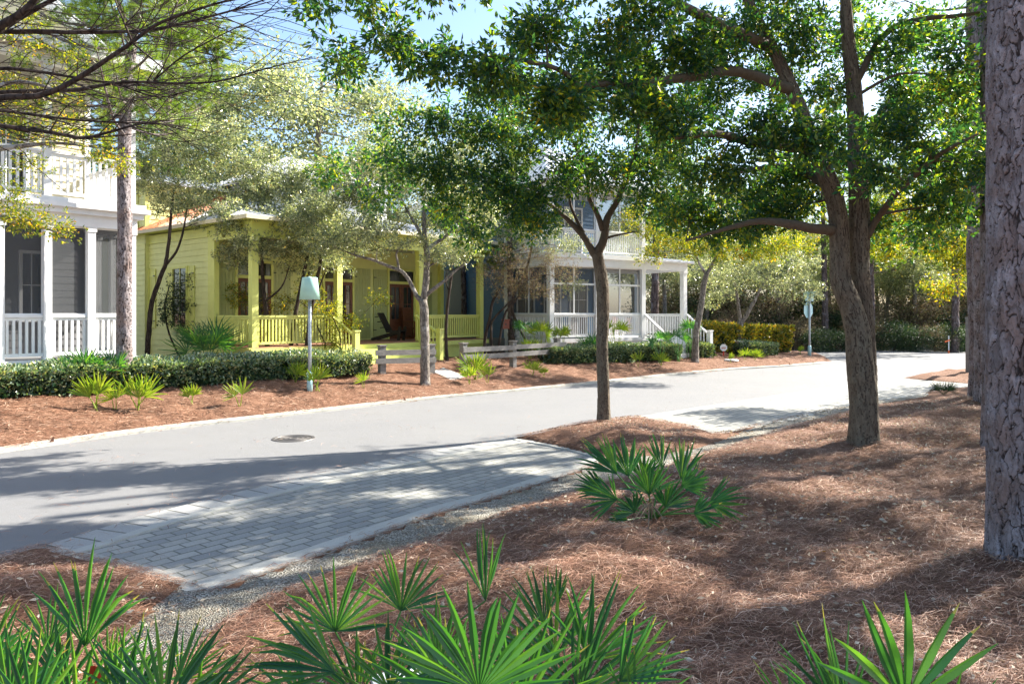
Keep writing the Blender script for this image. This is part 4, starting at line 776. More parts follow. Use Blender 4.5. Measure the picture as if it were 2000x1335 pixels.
pine("pine_tree", "thick pine trunk with plated grey bark at the right edge of the photo", bp, [bp - [0, 0, .1]] + pxs(bp, [(2001, 900), (1999, 600), (1999, 300), (1998, 0), (1990, -400), (1990, -1200), (1990, -2000)]), [.25, .245, .24, .235, .235, .23, .2, .15], (6.4, 10.5, 32, 12), 21, (.007, 340, .013, .062, .2), flare=.2)
for (px, py, top, r_, sd_, lab) in ((1942, 872, 1936, .14, 22, "dark pine trunk half hidden right behind the thick plated pine"), (1922, 788, 1916, .165, 23, "dark furrowed pine trunk in the middle of the three behind the thick pine"), (1903, 780, 1898, .10, 24, "thinner leftmost trunk of the three dark pines behind the thick pine")):
    b_ = G(px, py); pine("pine_tree", lab, b_, [b_ - [0, 0, .1]] + pxs(b_, [(px - 1, py - 120), ((px + top) / 2 - 3, 500), (top, 250), (top - 3, 0), (top, -400)]), [r_ * 1.1, r_, r_ * .95, r_ * .9, r_ * .8, r_ * .6], (6.8, 12.2, 24, 11), sd_, (.03, 60, .016, .06, .26), group="pines at the right edge")
bl = np.array([*XZ0(243, 16.3), .5])
pine("pine_tree", "slim tall pine with flaking bark in front of the grey house corner", bl, [bl - [0, 0, .2]] + pxs(bl, [(243, 600), (244, 450), (242, 330), (246, 200), (258, 80), (266, -60), (262, -250)]), [.165, .15, .145, .135, .12, .10, .08, .06], (6.0, 12, 60, 16), 25, (.03, 44, .012, .06, .22), needle=(46, .24, .011), br=(1.3, 3.2))

# street trees on the far bank (pale bark, sunlit olive foliage)
def mid_tree(name, label, base, stems, clumps, seed, bark='bark_pale', leafm='leaf_live', ll=.075, wr=.44, nt=18, nl=24, group=None, **kw):
    base = np.asarray(base, float); t = Tree(name, label, base, seed, bark, leafm, group)
    for i, (pts, r_) in enumerate(stems):
        p = pxs(base, pts)
        if i == 0: p[0] = base - np.array([0, 0, .08])
        t.stem(p, r_, None, 10, .4 if i == 0 else .15, flare=.25 if i == 0 else 0)
    CL(t, base[1], clumps, nt, nl, **kw); return t.done(ll, wr)
b_ = G(831, 750)
mid_tree("street_tree", "pale barked forked tree on the far verge in front of the cottage steps", b_, [
    ([(831, 750), (830, 690), (829, 620), (826, 585)], [.135, .125, .125, .12]), ([(826, 590), (832, 550), (834, 500), (830, 470), (828, 420), (832, 350)], [.10, .09, .08, .07, .05, .02]),
    ([(824, 590), (812, 575), (800, 550), (785, 530), (760, 520), (730, 508), (700, 500), (660, 485)], [.07, .06, .055, .05, .045, .04, .03, .015]), ([(779, 528), (776, 505), (774, 492), (790, 472)], [.035, .03, .025, .015]),
    ([(830, 578), (850, 562), (872, 545), (890, 528), (915, 510)], [.06, .05, .045, .035, .015]), ([(832, 490), (850, 475), (872, 460), (890, 440), (910, 432)], [.055, .05, .04, .03, .015]), ([(838, 520), (858, 508), (880, 500)], [.03, .02, .01]), ([(829, 470), (812, 440), (795, 410), (780, 380)], [.05, .04, .03, .02])],
    [(830, 380, 0, 70, 45), (760, 420, 0, 60, 40), (700, 460, 0, 60, 35), (640, 470, 0, 50, 35), (890, 430, 0, 50, 40), (930, 470, 0, 40, 35, 8), (900, 500, 0, 35, 20, 6), (780, 350, .5, 60, 40), (880, 360, .5, 60, 40), (700, 400, .5, 60, 40), (740, 480, 0, 40, 20, 6), (950, 400, .6, 50, 45), (820, 300, .8, 70, 40), (720, 330, .8, 70, 45), (640, 400, .6, 60, 45), (900, 300, .8, 70, 45), (840, 440, .3, 50, 30, 7), (690, 360, .4, 60, 40), (600, 420, .5, 50, 35), (720, 440, -.7, 60, 35), (800, 470, -.5, 50, 20, 8), (900, 390, -.3, 50, 35), (860, 500, -.2, 40, 18, 6), (740, 280, 1, 60, 40)], 31, ll=.075)
b_ = G(1357, 706)
mid_tree("street_tree", "leaning grey trunked tree right of the white front stairs", b_, [([(1357, 706), (1360, 650), (1369, 600), (1374, 560), (1380, 530)], [.15, .13, .12, .115, .10]), ([(1379, 535), (1366, 515), (1358, 495), (1340, 460)], [.06, .05, .045, .02]), ([(1380, 535), (1392, 515), (1410, 480), (1430, 430)], [.08, .06, .05, .02])],
    [(1330, 470, -4, 70, 35, 20), (1430, 490, -4.5, 70, 30, 20), (1520, 480, -4.5, 60, 35, 18), (1290, 400, -3, 60, 40, 18), (1480, 400, -3, 70, 40, 18), (1400, 380, -3, 70, 40, 18), (1560, 400, -3, 60, 40), (1340, 400, -.5, 70, 40, 18), (1500, 430, -.5, 70, 40, 18), (1260, 430, -.3, 60, 40), (1560, 460, 0, 60, 40), (1340, 470, 0, 60, 35), (1410, 480, 0, 60, 35), (1300, 440, 0, 60, 40), (1380, 430, 0, 70, 40), (1460, 440, 0, 60, 45), (1270, 500, .3, 35, 22, 7), (1500, 490, .5, 50, 30), (1420, 380, .5, 80, 40)], 32, 'bark_pale', 'leaf_gold', .085, .4, 14, 26)
b_ = G(1440, 689)
mid_tree("street_tree", "small v-shaped tree behind the stone bollard and golden hedge", b_, [([(1440, 689), (1443, 650), (1447, 628)], [.17, .15, .13]), ([(1446, 632), (1443, 605), (1440, 580), (1435, 550)], [.09, .08, .07, .04]), ([(1448, 632), (1462, 608), (1472, 590), (1482, 570), (1500, 540)], [.10, .09, .08, .06, .03])],
    [(1430, 550, 0, 50, 35), (1490, 540, 0, 50, 40), (1540, 560, .5, 50, 35), (1400, 580, .6, 35, 25), (1460, 500, 0, 60, 35), (1520, 500, .5, 60, 35), (1570, 520, 1, 40, 35), (1380, 530, 1, 40, 35), (1590, 570, 1, 30, 30, 7)], 33, 'bark_pale', 'leaf_live', .08, .42, 14, 26)
b_ = G(286, 716); b_[2] = .6
mid_tree("yard_tree", "curved dark stemmed tree in front of the yellow side wall", b_, [([(286, 716), (290, 660), (295, 600), (308, 555), (324, 515)], [.085, .075, .07, .065, .06]), ([(323, 518), (330, 470), (334, 420), (340, 370)], [.055, .05, .04, .02]), ([(326, 515), (345, 490), (358, 450), (366, 400)], [.04, .035, .03, .015])],
    [(330, 390, 0, 50, 35), (380, 400, 0, 50, 40), (300, 350, 0, 50, 35), (380, 340, 0, 60, 40), (440, 390, .3, 50, 40), (350, 300, .3, 60, 35), (430, 320, .5, 60, 40), (420, 440, .2, 40, 25, 6), (290, 290, 0, 50, 40, 8), (450, 260, .6, 60, 35), (500, 320, .6, 60, 35), (360, 240, .6, 60, 30), (520, 380, .4, 60, 35), (590, 360, .8, 60, 35), (270, 330, .2, 40, 40), (400, 290, .3, 50, 30)], 34, 'bark_dark', 'leaf_live', .075)
b_ = G(330, 714); b_[1] += 1.0; b_[2] = .6
mid_tree("yard_shrub", "tall thin shrub with dark green leaves against the yellow side wall", b_, [([(332, 705), (330, 650), (322, 600), (330, 560)], [.03, .028, .025, .015]), ([(375, 690), (370, 640), (355, 600), (372, 545)], [.02, .018, .016, .01]), ([(410, 690), (395, 630), (352, 570), (345, 550)], [.02, .016, .012, .008])],
    [(330, 590, 0, 30, 30), (365, 560, 0, 35, 25, 14), (400, 600, 0, 40, 35, 12), (345, 600, 0, 35, 35, 12), (330, 620, 0, 25, 20, 6), (380, 600, 0, 30, 30), (400, 640, 0, 28, 22, 6), (355, 640, 0, 25, 20, 5)], 35, 'bark_dark', 'leaf_dark', .075, .4, 7, 14)
for k, (px, py, top, lab, cl) in enumerate((
    (520, 716, 512, "leftmost thin dark stemmed tree at the cottage corner column", [(470, 460, 0, 45, 35), (520, 430, 0, 50, 35), (470, 510, 0, 40, 20, 6), (500, 380, .3, 50, 35), (440, 490, 0, 30, 22, 6)]),
    (563, 714, 600, "slender dark tree leaning right before the cottage railing", [(570, 430, 0, 50, 35), (560, 480, 0, 40, 25), (590, 520, 0, 35, 20, 6), (560, 370, .2, 50, 35)]),
    (594, 714, 628, "dark stemmed tree behind the aqua lamp post with bright lower leaves", [(640, 430, 0, 50, 35), (620, 490, 0, 40, 25), (660, 510, 0, 35, 22, 6), (620, 390, .3, 50, 35)]))):
    b_ = G(px, py); b_[2] = .6
    mid_tree("yard_tree", lab, b_, [([(px, py), (px + (top - px) * .15 + 4, 640), (px + (top - px) * .6, 570), (top, 500), (top + 4, 450)], [.075, .065, .055, .05, .03]), ([(px + (top - px) * .5, 590), (px + 30, 560), (px + 45, 520)], [.035, .025, .012])], cl + [(cl[0][0] + 20, 340, .5, 60, 40), (cl[0][0] + 40, 470, -.8, 55, 30), (cl[0][0] - 10, 420, -.8, 50, 30)], 36 + k, 'bark_dark', 'leaf_live', .08, .44, 19, 26, group="thin trees before the cottage porch")
b_ = G(655, 712); b_[2] = .6
mid_tree("yard_shrub", "loose bright green shrub growing over the cottage porch railing", b_, [([(640, 712), (630, 660), (600, 600), (560, 580)], [.02, .018, .014, .01]), ([(660, 705), (665, 660), (650, 620), (640, 600)], [.02, .018, .014, .008]), ([(670, 705), (690, 660), (705, 640)], [.015, .012, .008]), ([(620, 705), (540, 640), (480, 600)], [.02, .016, .01])],
    [(560, 595, 0, 30, 22), (480, 590, 0, 24, 20, 8), (620, 600, 0, 30, 20), (660, 640, 0, 28, 24), (690, 625, 0, 25, 22, 6), (580, 630, 0, 30, 15, 6), (740, 580, .5, 30, 20, 6), (650, 670, 0, 30, 15, 7), (520, 600, 0, 40, 28, 10), (600, 560, 0, 40, 28, 10), (640, 610, 0, 40, 28, 10), (460, 570, 0, 30, 25, 8)], 40, 'bark_dark', 'leaf_gold', .06, .42, 8, 16)
b_ = G(873, 705)
mid_tree("yard_tree", "thin dark trunk in front of the cottage right railing", b_, [([(873, 705), (871, 650), (874, 600), (879, 560), (884, 530)], [.06, .05, .05, .04, .03]), ([(877, 570), (870, 545), (874, 530)], [.02, .02, .01])], [(880, 500, 0, 40, 25, 10), (900, 470, 0, 50, 30, 10), (860, 470, .3, 40, 30)], 41, 'bark_dark', 'leaf_live', .055)
b_ = G(948, 700)
mid_tree("twiggy_tree", "leaning brown twiggy small trees between the cottage and blue house", b_, [([(946, 700), (947, 665), (957, 620), (962, 590), (975, 565)], [.065, .055, .05, .05, .04]), ([(962, 700), (959, 640), (966, 620), (985, 600), (1005, 580)], [.045, .04, .04, .035, .02]), ([(972, 705), (978, 650), (988, 610), (1004, 590), (1020, 570)], [.045, .04, .04, .035, .02])],
    [(990, 560, 0, 40, 25), (1030, 540, 0, 45, 30), (1060, 570, 0, 40, 25), (1000, 510, .2, 50, 30), (1060, 500, .3, 50, 30), (960, 530, .2, 40, 30), (1100, 530, .3, 35, 30)], 42, 'bark_dark', 'leaf_brown', .055, .3, 18, 20)
b_ = G(1050, 703); b_[1] += 1.5
mid_tree("yard_tree", "pale leafed tree in front of the blue house porch corner", b_, [([(995, 700), (1000, 600), (1030, 520), (1040, 470)], [.05, .045, .04, .03])], [(1040, 470, 0, 50, 35), (1000, 450, 0, 50, 35), (1090, 480, 0, 40, 30), (950, 440, .3, 50, 35), (1080, 430, .3, 50, 35), (1120, 560, 0, 30, 22, 7), (1130, 480, 0, 30, 30, 8)], 43, 'bark_dark', 'leaf_live', .06, .42, 12, 24)

b_ = np.array([*XZ0(2130, 18.5), .25])  # leaf colour carries the yellow of leaves lit from behind
mid_tree("street_tree", "oak with backlit yellow leaf colour reaching in between the big oak and the dark pines", b_, [([(2130, 790), (2125, 650), (2100, 540), (2080, 460)], [.17, .15, .13, .1]), ([(2100, 550), (2010, 470), (1930, 430), (1850, 420), (1790, 450)], [.09, .07, .05, .035, .015]), ([(2080, 460), (2000, 400), (1920, 360)], [.07, .05, .02])],
    [(1780, 440, 0, 50, 35), (1730, 480, .5, 40, 35), (1830, 480, 0, 60, 40), (1890, 400, 0, 60, 45), (1900, 500, 0, 60, 40), (1850, 560, .5, 50, 25, 7), (1960, 440, 0, 60, 60), (2050, 400, 0, 90, 80, 24), (1830, 380, 0, 60, 40), (1750, 400, .8, 50, 40), (2130, 350, 0, 120, 90, 24), (1980, 300, 0, 100, 80, 20)], 47, 'bark_dark', 'leaf_gold', .085, .4, 14, 24)
# leafy tree off the left edge whose branches reach over the grey house porch
b_ = np.array([-11.6, 12.9, .35])
b_[2] = 0.1 + .05; b_ = np.array([-11.9, 13.6, .3])
t = Tree("street_tree", "yellow flecked leafy tree whose branches hang over the grey house balcony", b_, 44, 'bark_pale', 'leaf_gold')
t.stem([b_, b_ + [.2, 0, 1.6], P(-180, 420, 13.4), P(-120, 300, 13.2), P(-60, 180, 13)], [.16, .14, .12, .1, .06], None, 10, .3, .3)
t.stem([P(-170, 430, 13.4), P(-60, 420, 13.3), P(20, 425, 13.2), P(70, 440, 13.1), P(130, 460, 13)], [.07, .05, .04, .025, .01], None, 7, .1); t.stem([P(-120, 300, 13.2), P(0, 290, 13), P(110, 280, 12.8), P(200, 290, 12.8)], [.07, .05, .03, .012], None, 7, .1); t.stem([P(-70, 190, 13), P(40, 160, 12.8), P(150, 190, 12.6)], [.05, .035, .012], None, 7, .1)
CL(t, 13.1, [(20, 420, 0, 45, 24, 10), (70, 430, 0, 40, 18, 8), (120, 450, 0, 35, 12, 5), (20, 380, 0, 60, 25, 6), (60, 250, 0, 70, 40, 9), (150, 260, -.3, 70, 35, 8), (10, 170, 0, 60, 50, 8), (110, 180, 0, 70, 40, 8), (200, 300, -.3, 50, 20, 5), (40, 60, 0, 70, 50, 8), (-40, 320, 0, 60, 50, 8), (130, 110, 0, 60, 40, 6), (-60, 200, 0, 80, 80, 12), (-100, 60, 0, 90, 80, 12), (240, 320, -.2, 40, 18, 4), (60, 320, 0, 50, 15, 4)], 8, 20)
t.done(.06, .42)
# bare-branched tree overhead at the top left
b_ = np.array([-6.4, 7.4, .3]); zt = 7.4
t = Tree("bare_tree", "nearly leafless tree with long dark branches reaching in from the top left corner", b_, 45, 'bark_dark', 'leaf_brown')
Q = lambda l, z=zt: [P(a, b, z + (c_[0] if (c_ := [0]) else 0)) for a, b in l]
t.stem([b_, P(-260, 800, zt), P(-240, 500, zt), P(-210, 300, zt), P(-160, 150, zt), P(-90, 100, zt)], [.17, .15, .14, .12, .1, .07], None, 12, .3, .3)
for l, r_, z in (([(-160, 160), (-60, 100), (0, 52), (48, 22), (90, -30), (130, -90)], [.07, .05, .045, .035, .03, .02], 7.2), ([(-60, 100), (10, 52), (62, 22), (140, -20)], [.04, .03, .025, .015], 7.3),
               ([(-120, 130), (-40, 70), (40, 62), (130, 63), (220, 63), (300, 58), (380, 40), (450, 22), (540, -8)], [.05, .032, .024, .022, .018, .015, .012, .010, .006], 7.4),
               ([(-200, 260), (-90, 210), (0, 191), (70, 188), (110, 176), (160, 148), (210, 116), (258, 83), (310, 46), (400, 14), (490, -10)], [.06, .035, .03, .028, .026, .024, .022, .018, .015, .012, .007], 7.0),
               ([(-200, 270), (-80, 200), (0, 182), (80, 178), (150, 176), (190, 168), (260, 160), (340, 163), (420, 160), (480, 145), (545, 128), (610, 112)], [.05, .03, .024, .022, .02, .018, .014, .012, .010, .008, .006, .004], 7.6),
               ([(-200, 240), (-80, 150), (0, 134), (80, 141), (160, 154), (230, 166), (310, 190), (380, 175)], [.05, .028, .02, .017, .014, .011, .008, .005], 7.9),
               ([(-210, 320), (-80, 250), (0, 246), (60, 254), (120, 262), (165, 270), (220, 256), (300, 240), (380, 262)], [.05, .03, .022, .02, .018, .015, .011, .008, .004], 7.3),
               ([(-200, 280), (-60, 220), (0, 216), (90, 228), (170, 236), (270, 240), (360, 232)], [.04, .025, .016, .014, .012, .008, .004], 7.8),
               ([(258, 83), (245, 50), (232, 20), (218, -20)], [.012, .01, .008, .006], 7.0), ([(258, 84), (290, 110), (320, 135), (350, 160)], [.010, .008, .006, .004], 7.0), ([(300, 158), (330, 110), (335, 60), (328, 10)], [.008, .006, .005, .003], 7.6), ([(300, 158), (360, 108), (440, 65), (520, 25), (560, -20)], [.009, .008, .006, .005, .003], 7.6)):
    t.stem([P(a, b, z) for a, b in l], r_, None, 7, 0)
g = t.g; base_nodes = [n_ for n_ in t.nodes if n_[1] < .05]
for _ in range(340):
    p, pr = base_nodes[g.randint(len(base_nodes))]; a = g.uniform(-.6, 1.5); L_ = g.uniform(.25, 1.1); d = np.array([math.cos(a) * .9 + .25, g.uniform(-.7, .7), math.sin(a) * .55 + g.uniform(-.35, .1)]); q = catmull([p, p + d * L_ * .5 + g.randn(3) * .04, p + d * L_ + g.randn(3) * .08 + np.array([0, 0, .05])], 4)
    t.tb.tube(q, np.linspace(min(.0065, pr * .6), .002, len(q)), 4, False)
    if g.rand() < .5: base_nodes.append((q[-3], .005)); 
    if g.rand() < .10: n = 5; t.lp.append(q[-1] + g.randn(n, 3) * .04); t.ld.append(g.randn(n, 3))
t.done(.05, .3)

# background woodland: prototypes, then copies
def proto(name, label, cat, h, crown, nleaf, ll, wr, bark, leafm, seed, group, tr=.16, clumps=40, low=.35):
    t = Tree(name, label, (0, 0, 0), seed, bark, leafm, group, cat); g = t.g
    t.stem([(0, 0, -.1), (g.randn() * .1, g.randn() * .1, h * .3), (g.randn() * .3, g.randn() * .3, h * .6), (g.randn() * .3, g.randn() * .3, h * .92)], [tr * 1.2, tr, tr * .7, tr * .25], None, 9, .25, .3)
    for i in range(clumps):
        v = g.randn(3); v /= np.linalg.norm(v); v *= g.rand() ** .35; c = np.array([v[0] * crown[0], v[1] * crown[0], h * (low + 1) / 2 + v[2] * h * (1 - low) / 2]); p, pr = t.nearest(c); q = catmull([p, (p + c) / 2 + [0, 0, .1], c], 4); t.tb.tube(q, np.linspace(min(pr * .5, .05), .012, len(q)), 5, False)
        if i % 3 == 0: t.nodes += [(a, .03) for a in q[2:]]
        n = nleaf // clumps; s_ = crown[1] * g.uniform(.6, 1.2); o = g.randn(n, 3) * s_ * np.array([1, 1, .6]); t.lp.append(c + o); t.ld.append(o + g.randn(n, 3) * .5 + np.array([0, 0, -.2]))
    t.done(ll, wr); return t.r
protos = {}
protos['pale'] = proto("woodland_oak", "pale olive live oak in the woodland behind the houses", "tree", 9, (3.0, .55), 26000, .13, .45, 'bark_pale', 'leaf_live', 61, "live oaks in the background woodland")
protos['gold'] = proto("woodland_oak", "yellow green oak in the woodland behind the road bend", "tree", 8, (2.8, .55), 18000, .15, .45, 'bark_pale', 'leaf_gold', 62, "live oaks in the background woodland")
protos['laurel'] = proto("unseen_shade_oak", "unseen laurel oak with dark green leaves, added for its shade", "tree", 9.5, (3.4, .33), 27000, .10, .42, 'bark_oak', 'leaf_oak', 67, "unseen oaks added for shade", .2, 34, .38)  # out of view, added to throw dappled shade on the near straw
protos['dark'] = proto("evergreen_tree", "dark evergreen tree deep in the woodland", "tree", 8.5, (2.6, .6), 10000, .16, .42, 'bark_dark', 'leaf_dark', 63, "dark evergreens in the background woodland", low=.1)
protos['shrub'] = proto("woodland_shrub", "dark evergreen shrub at the foot of the woodland", "shrub", 2.4, (1.5, .34), 6500, .12, .42, 'bark_dark', 'leaf_dark', 64, "shrubs along the woodland edge", .05, 30, 0.02)
protos['twig'] = proto("woodland_shrub", "brown twiggy undergrowth shrub at the woodland edge", "shrub", 2.6, (1.4, .4), 4500, .11, .3, 'bark_dark', 'leaf_brown', 65, "shrubs along the woodland edge", .05, 36, 0.02)
pp_ = pine("background_pine", "tall green pine behind the houses", (0, 0, 0), [(0, 0, -.1), (.1, 0, 4), (.15, .1, 9), (0, .2, 13), (.1, .1, 16)], [.24, .2, .16, .1, .04], (5.5, 16.2, 60, 15), 66, None, "pines behind the houses", 'bark_pine', (34, .34, .028), (1.4, 3.2))
protos['pine'] = pp_.r
used = set(); cnt = {}
def put(kind, x, y_, s=1.0, rz=None, label=None, z=None):
    g_ = rs(int(abs(x * 131 + y_ * 17)) % 100000); o = protos[kind] if kind not in used else copy_tree(protos[kind]); used.add(kind)
    o.location = (x, y_, float(H(np.array([x]), np.array([y_]), False)[0]) - .05 if z is None else z); sz = s * g_.uniform(.9, 1.1); o.scale = (s, s, sz); o.rotation_euler = (0, 0, g_.rand() * 6.28 if rz is None else rz)
    if label: o["label"] = label
    return o
def XZ(px, Z): return ((px - CX) / F * Z, Z)
LIST = [  # kind, photo column, distance, scale, where it stands
 ('pine', 330, 29, .95, "tall pine rising behind the yellow side wing"), ('pine', 420, 34, .9, "tall pine whose crown shows between the bare branches and the sky"), ('pine', 60, 36, 1.2, "tall pine behind the grey house gable"), ('pine', 515, 48, .8, "small distant pine top seen left of the pale tall oak"), ('pine', 740, 44, .62, "distant pine behind the dormer of the cottage"), ('pine', 900, 46, .7, "distant pine left of the blue house roof"), ('pine', 1000, 29.5, .62, "pine trunk rising between the cottage and the blue house"), ('pine', 907, 33, .62, "pine trunk seen through the cottage right porch bay"),
 ('pine', 200, 38, 1.15, "tall pine behind the white gable rake"), ('pine', 350, 42, 1.1, "tall pine right of the slim flaking pine"), ('pine', 1277, 40, 1.0, "pine trunk seen through the open bay of the white porch"), ('pine', 1865, 41, .9, "pine with white painted foot at the far road edge"), ('pine', 1703, 43, .85, "slender pale pine just right of the big oak trunks"), ('pine', 1612, 44, .85, "pine trunk right of the stop sign"), ('pine', 1760, 60, 1.1, "far pine deep in the right woodland"), ('pine', 1500, 62, 1.1, "far pine above the golden hedge"),
 ('pale', 640, 33, 1.6, "tall pale gold live oak rising above the cottage roof"), ('pale', 560, 38, .95, "pale live oak behind the cottage roof slope"), ('pale', 400, 33, .9, "pale live oak behind the rusted roof corner"), ('pale', 250, 36, .9, "pale live oak behind the grey house corner"), ('pale', 1000, 42, 1.0, "pale live oak behind the blue side wall"), ('pale', 820, 43, 1.0, "pale live oak behind the cottage ridge"),
 ('pale', 1300, 43, .8, "pale live oak seen through the open porch bay"), ('pale', 1380, 45, .85, "pale live oak right of the white porch post"), ('pale', 1520, 46, .85, "pale live oak leaning over the stop sign"), ('pale', 1450, 50, .95, "pale oak behind the v-shaped tree"), ('pale', 1620, 47, .85, "pale live oak between the stop sign and big oak"), ('pale', 1730, 48, .85, "pale oak just right of the big oak trunks"), ('pale', 1790, 46, .8, "pale live oak above the far road edge"), ('gold', 1850, 50, .9, "yellow green oak behind the white footed pine"), ('pale', 1950, 47, .85, "pale live oak at the far right road edge"),
 ('pale', 1560, 58, 1.1, "tall pale oak far behind the stop sign"), ('gold', 1680, 60, 1.15, "tall yellow green oak far behind the big oak"), ('pale', 1820, 60, 1.1, "tall pale oak far behind the right road"), ('pale', 1930, 60, 1.1, "tall pale oak far at the right"), ('gold', 2040, 50, 1.0, "yellow green oak beyond the right edge"), ('pale', 1240, 50, 1.0, "pale live oak behind the blue house right corner"),
 ('dark', 1400, 52, .9, "dark evergreen behind the tan bollard"), ('dark', 1480, 54, .9, "dark evergreen behind the golden hedge"), ('dark', 1560, 53, .85, "dark evergreen behind the stop sign"), ('dark', 1640, 54, .9, "dark evergreen left of the big oak trunk"), ('dark', 1710, 55, .9, "dark evergreen right of the big oak trunk"), ('dark', 1780, 54, .9, "dark evergreen in the middle of the right woodland"), ('dark', 1850, 56, .9, "dark evergreen behind the orange marker stake"), ('dark', 1920, 55, .9, "dark evergreen behind the dark pine trunks"), ('dark', 1320, 54, .9, "dark evergreen behind the open porch bay"), ('dark', 2010, 54, .9, "dark evergreen at the right edge of the woodland"),
 ('dark', 700, 50, 1.1, "dark evergreen far behind the cottage dormer"), ('dark', 180, 46, 1.1, "dark evergreen far behind the grey house"), ('dark', 480, 52, 1.1, "dark evergreen far behind the rusted roof"), ('dark', 900, 54, 1.1, "dark evergreen far left of the blue house"), ('dark', 1100, 54, 1.1, "dark evergreen far behind the blue house")]
for kd, px, Zd, s_, lab in LIST:
    x_, y_ = XZ(px, Zd); put(kd, x_, y_, s_, None, lab)
k = 0
where = ["behind the porch bay", "left of the bollard", "behind the bollard", "behind the golden hedge", "at the golden hedge end", "left of the stop sign", "behind the stop sign", "right of the stop sign", "left of the big oak", "behind the big oak", "right of the big oak", "at the curve of the road", "left of the orange stake", "behind the orange stake", "by the white footed pine", "behind the wooden post", "at the right edge"]
for i, px in enumerate(np.linspace(1290, 2010, 17)):
    gq = rs(500 + i)
    for row, (Zd, kd) in enumerate(((41.6 + gq.rand() * 1.6, 'shrub' if i % 3 else 'twig'), (45 + gq.rand() * 2, 'twig' if i % 3 != 1 else 'shrub'), (49 + gq.rand() * 2, 'twig' if i % 2 else 'shrub'))):
        x_, y_ = XZ(px + gq.uniform(-14, 14), Zd)
        put(kd, x_, y_, (gq.uniform(.55, .9), gq.uniform(.8, 1.5), gq.uniform(1.1, 1.9))[row], None, f"{['low front', 'taller middle', 'tall rear'][row]} {'brown twiggy' if kd == 'twig' else 'dark green'} shrub {where[i]} at the woodland edge")
for i, px in enumerate((-40, 330, 450, 870, 960, 1020)):     # shrubs between and behind the houses
    x_, y_ = XZ(px, (40, 38, 41, 40, 42, 44)[i]); put('shrub', x_, y_, 1.6, None, "dark shrub behind the " + ("grey house left side", "yellow side wing", "rusted roof corner", "cottage right end", "gap beside the blue wall", "pine between the houses")[i])
for (x_, y_, kd, s_, lab) in ((11.2, 11.0, 'laurel', 1.0, "beside the thick pine"), (15.8, 16.0, 'laurel', 1.05, "behind the three dark pines"), (9.4, 8.3, 'laurel', 1.0, "nearest the viewer"), (19, 22, 'gold', 1.0, "beside the road end")):  # unseen oaks added for the shade they cast
    put(kd, x_, y_, s_, None, "unseen leafy oak added for its shade past the right edge, " + lab)

# ------------------------------------------------------------------ hedges
def hedge(label, pts, width, hgt, seed, leafm='leaf_hedge', ll=.075, dens=1100, taper=False):
    p = [G(a, b_) for a, b_ in pts]; base = p[0].copy(); g = rs(seed); r = thing("hedge", label, "hedge", tuple(base), 0, "clipped hedges along the far verge")
    p = np.array(p); q = catmull(p, 6); s = np.concatenate([[0], np.cumsum(np.linalg.norm(np.diff(q[:, :2], axis=0), axis=1))]); T = np.gradient(q[:, :2], axis=0); T /= np.linalg.norm(T, axis=1)[:, None]; N = np.stack([-T[:, 1], T[:, 0]], 1)
    Ln = s[-1]; N_ = int(dens * Ln * (hgt * 1.6 + width * 1.4)); u = g.uniform(0, Ln, N_); cx = np.interp(u, s, q[:, 0]); cy = np.interp(u, s, q[:, 1]); nxx = np.interp(u, s, N[:, 0]); nyy = np.interp(u, s, N[:, 1])
    c = g.rand(N_) * (hgt * 1.6 + width); fr = c < hgt; top = (c >= hgt) & (c < hgt + width); d = np.abs(g.randn(N_)) * .09
    v = np.where(fr, d, np.where(top, (c - hgt), width - d)); w = np.where(fr, c / hgt, np.where(top, 1, (c - hgt - width) / (hgt * .6))) * hgt; w = np.where(top, hgt - d, w)
    lump = (vnoise(u * 1.6, w * 2, seed) - .5) * .26 + (vnoise(u * 5, w * 5, seed + 1) - .5) * .12; e = np.minimum(u, Ln - u); rd = smooth(0, .35, e); v = width / 2 + (v - width / 2) * (1 + lump) * (.55 + .45 * rd); w = w * (1 + lump * .6) * (.72 + .28 * rd); v += .1 * (1 - w / hgt) * np.where(fr, 1, 0)
    x_ = cx + nxx * v; y_ = cy + nyy * v; gz = H(x_, y_, False); pos = np.stack([x_, y_, gz + .04 + w], 1)
    out = np.stack([nxx * (v / width - .5) * 2, nyy * (v / width - .5) * 2, (w / hgt) * .7], 1) + g.randn(N_, 3) * .7
    keep = vnoise(u * 7, w * 9 + v * 5, seed + 3) > .16; b_ = MB(); leaves(b_, pos[keep], out[keep], ll * g.uniform(.7, 1.25, keep.sum()), .5, g); b_.build("foliage", M[leafm], r, shift=base)
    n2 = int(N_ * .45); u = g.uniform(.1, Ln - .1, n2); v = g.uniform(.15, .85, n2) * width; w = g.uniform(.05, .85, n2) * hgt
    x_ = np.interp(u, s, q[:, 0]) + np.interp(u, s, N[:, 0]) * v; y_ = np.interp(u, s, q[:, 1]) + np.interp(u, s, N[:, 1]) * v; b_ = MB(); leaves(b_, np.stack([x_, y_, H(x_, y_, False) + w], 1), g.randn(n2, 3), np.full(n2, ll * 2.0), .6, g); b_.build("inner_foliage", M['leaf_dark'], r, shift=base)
    sb = MB()
    for k in range(int(Ln / .22)):
        u_ = k * .22 + g.rand() * .1; i = np.interp(u_, s, q[:, 0]), np.interp(u_, s, q[:, 1]); nn = np.array([np.interp(u_, s, N[:, 0]), np.interp(u_, s, N[:, 1])]); v_ = width * g.uniform(.25, .7); a = np.array([i[0] + nn[0] * v_, i[1] + nn[1] * v_]); z_ = Hs(*a); sb.tube([(*a, z_ - .03), (*(a + g.randn(2) * .05), z_ + hgt * .4), (*(a + g.randn(2) * .12), z_ + hgt * .8)], [.012, .009, .005], 4)
    sb.build("stem", M['bark_dark'], r, shift=base); return r
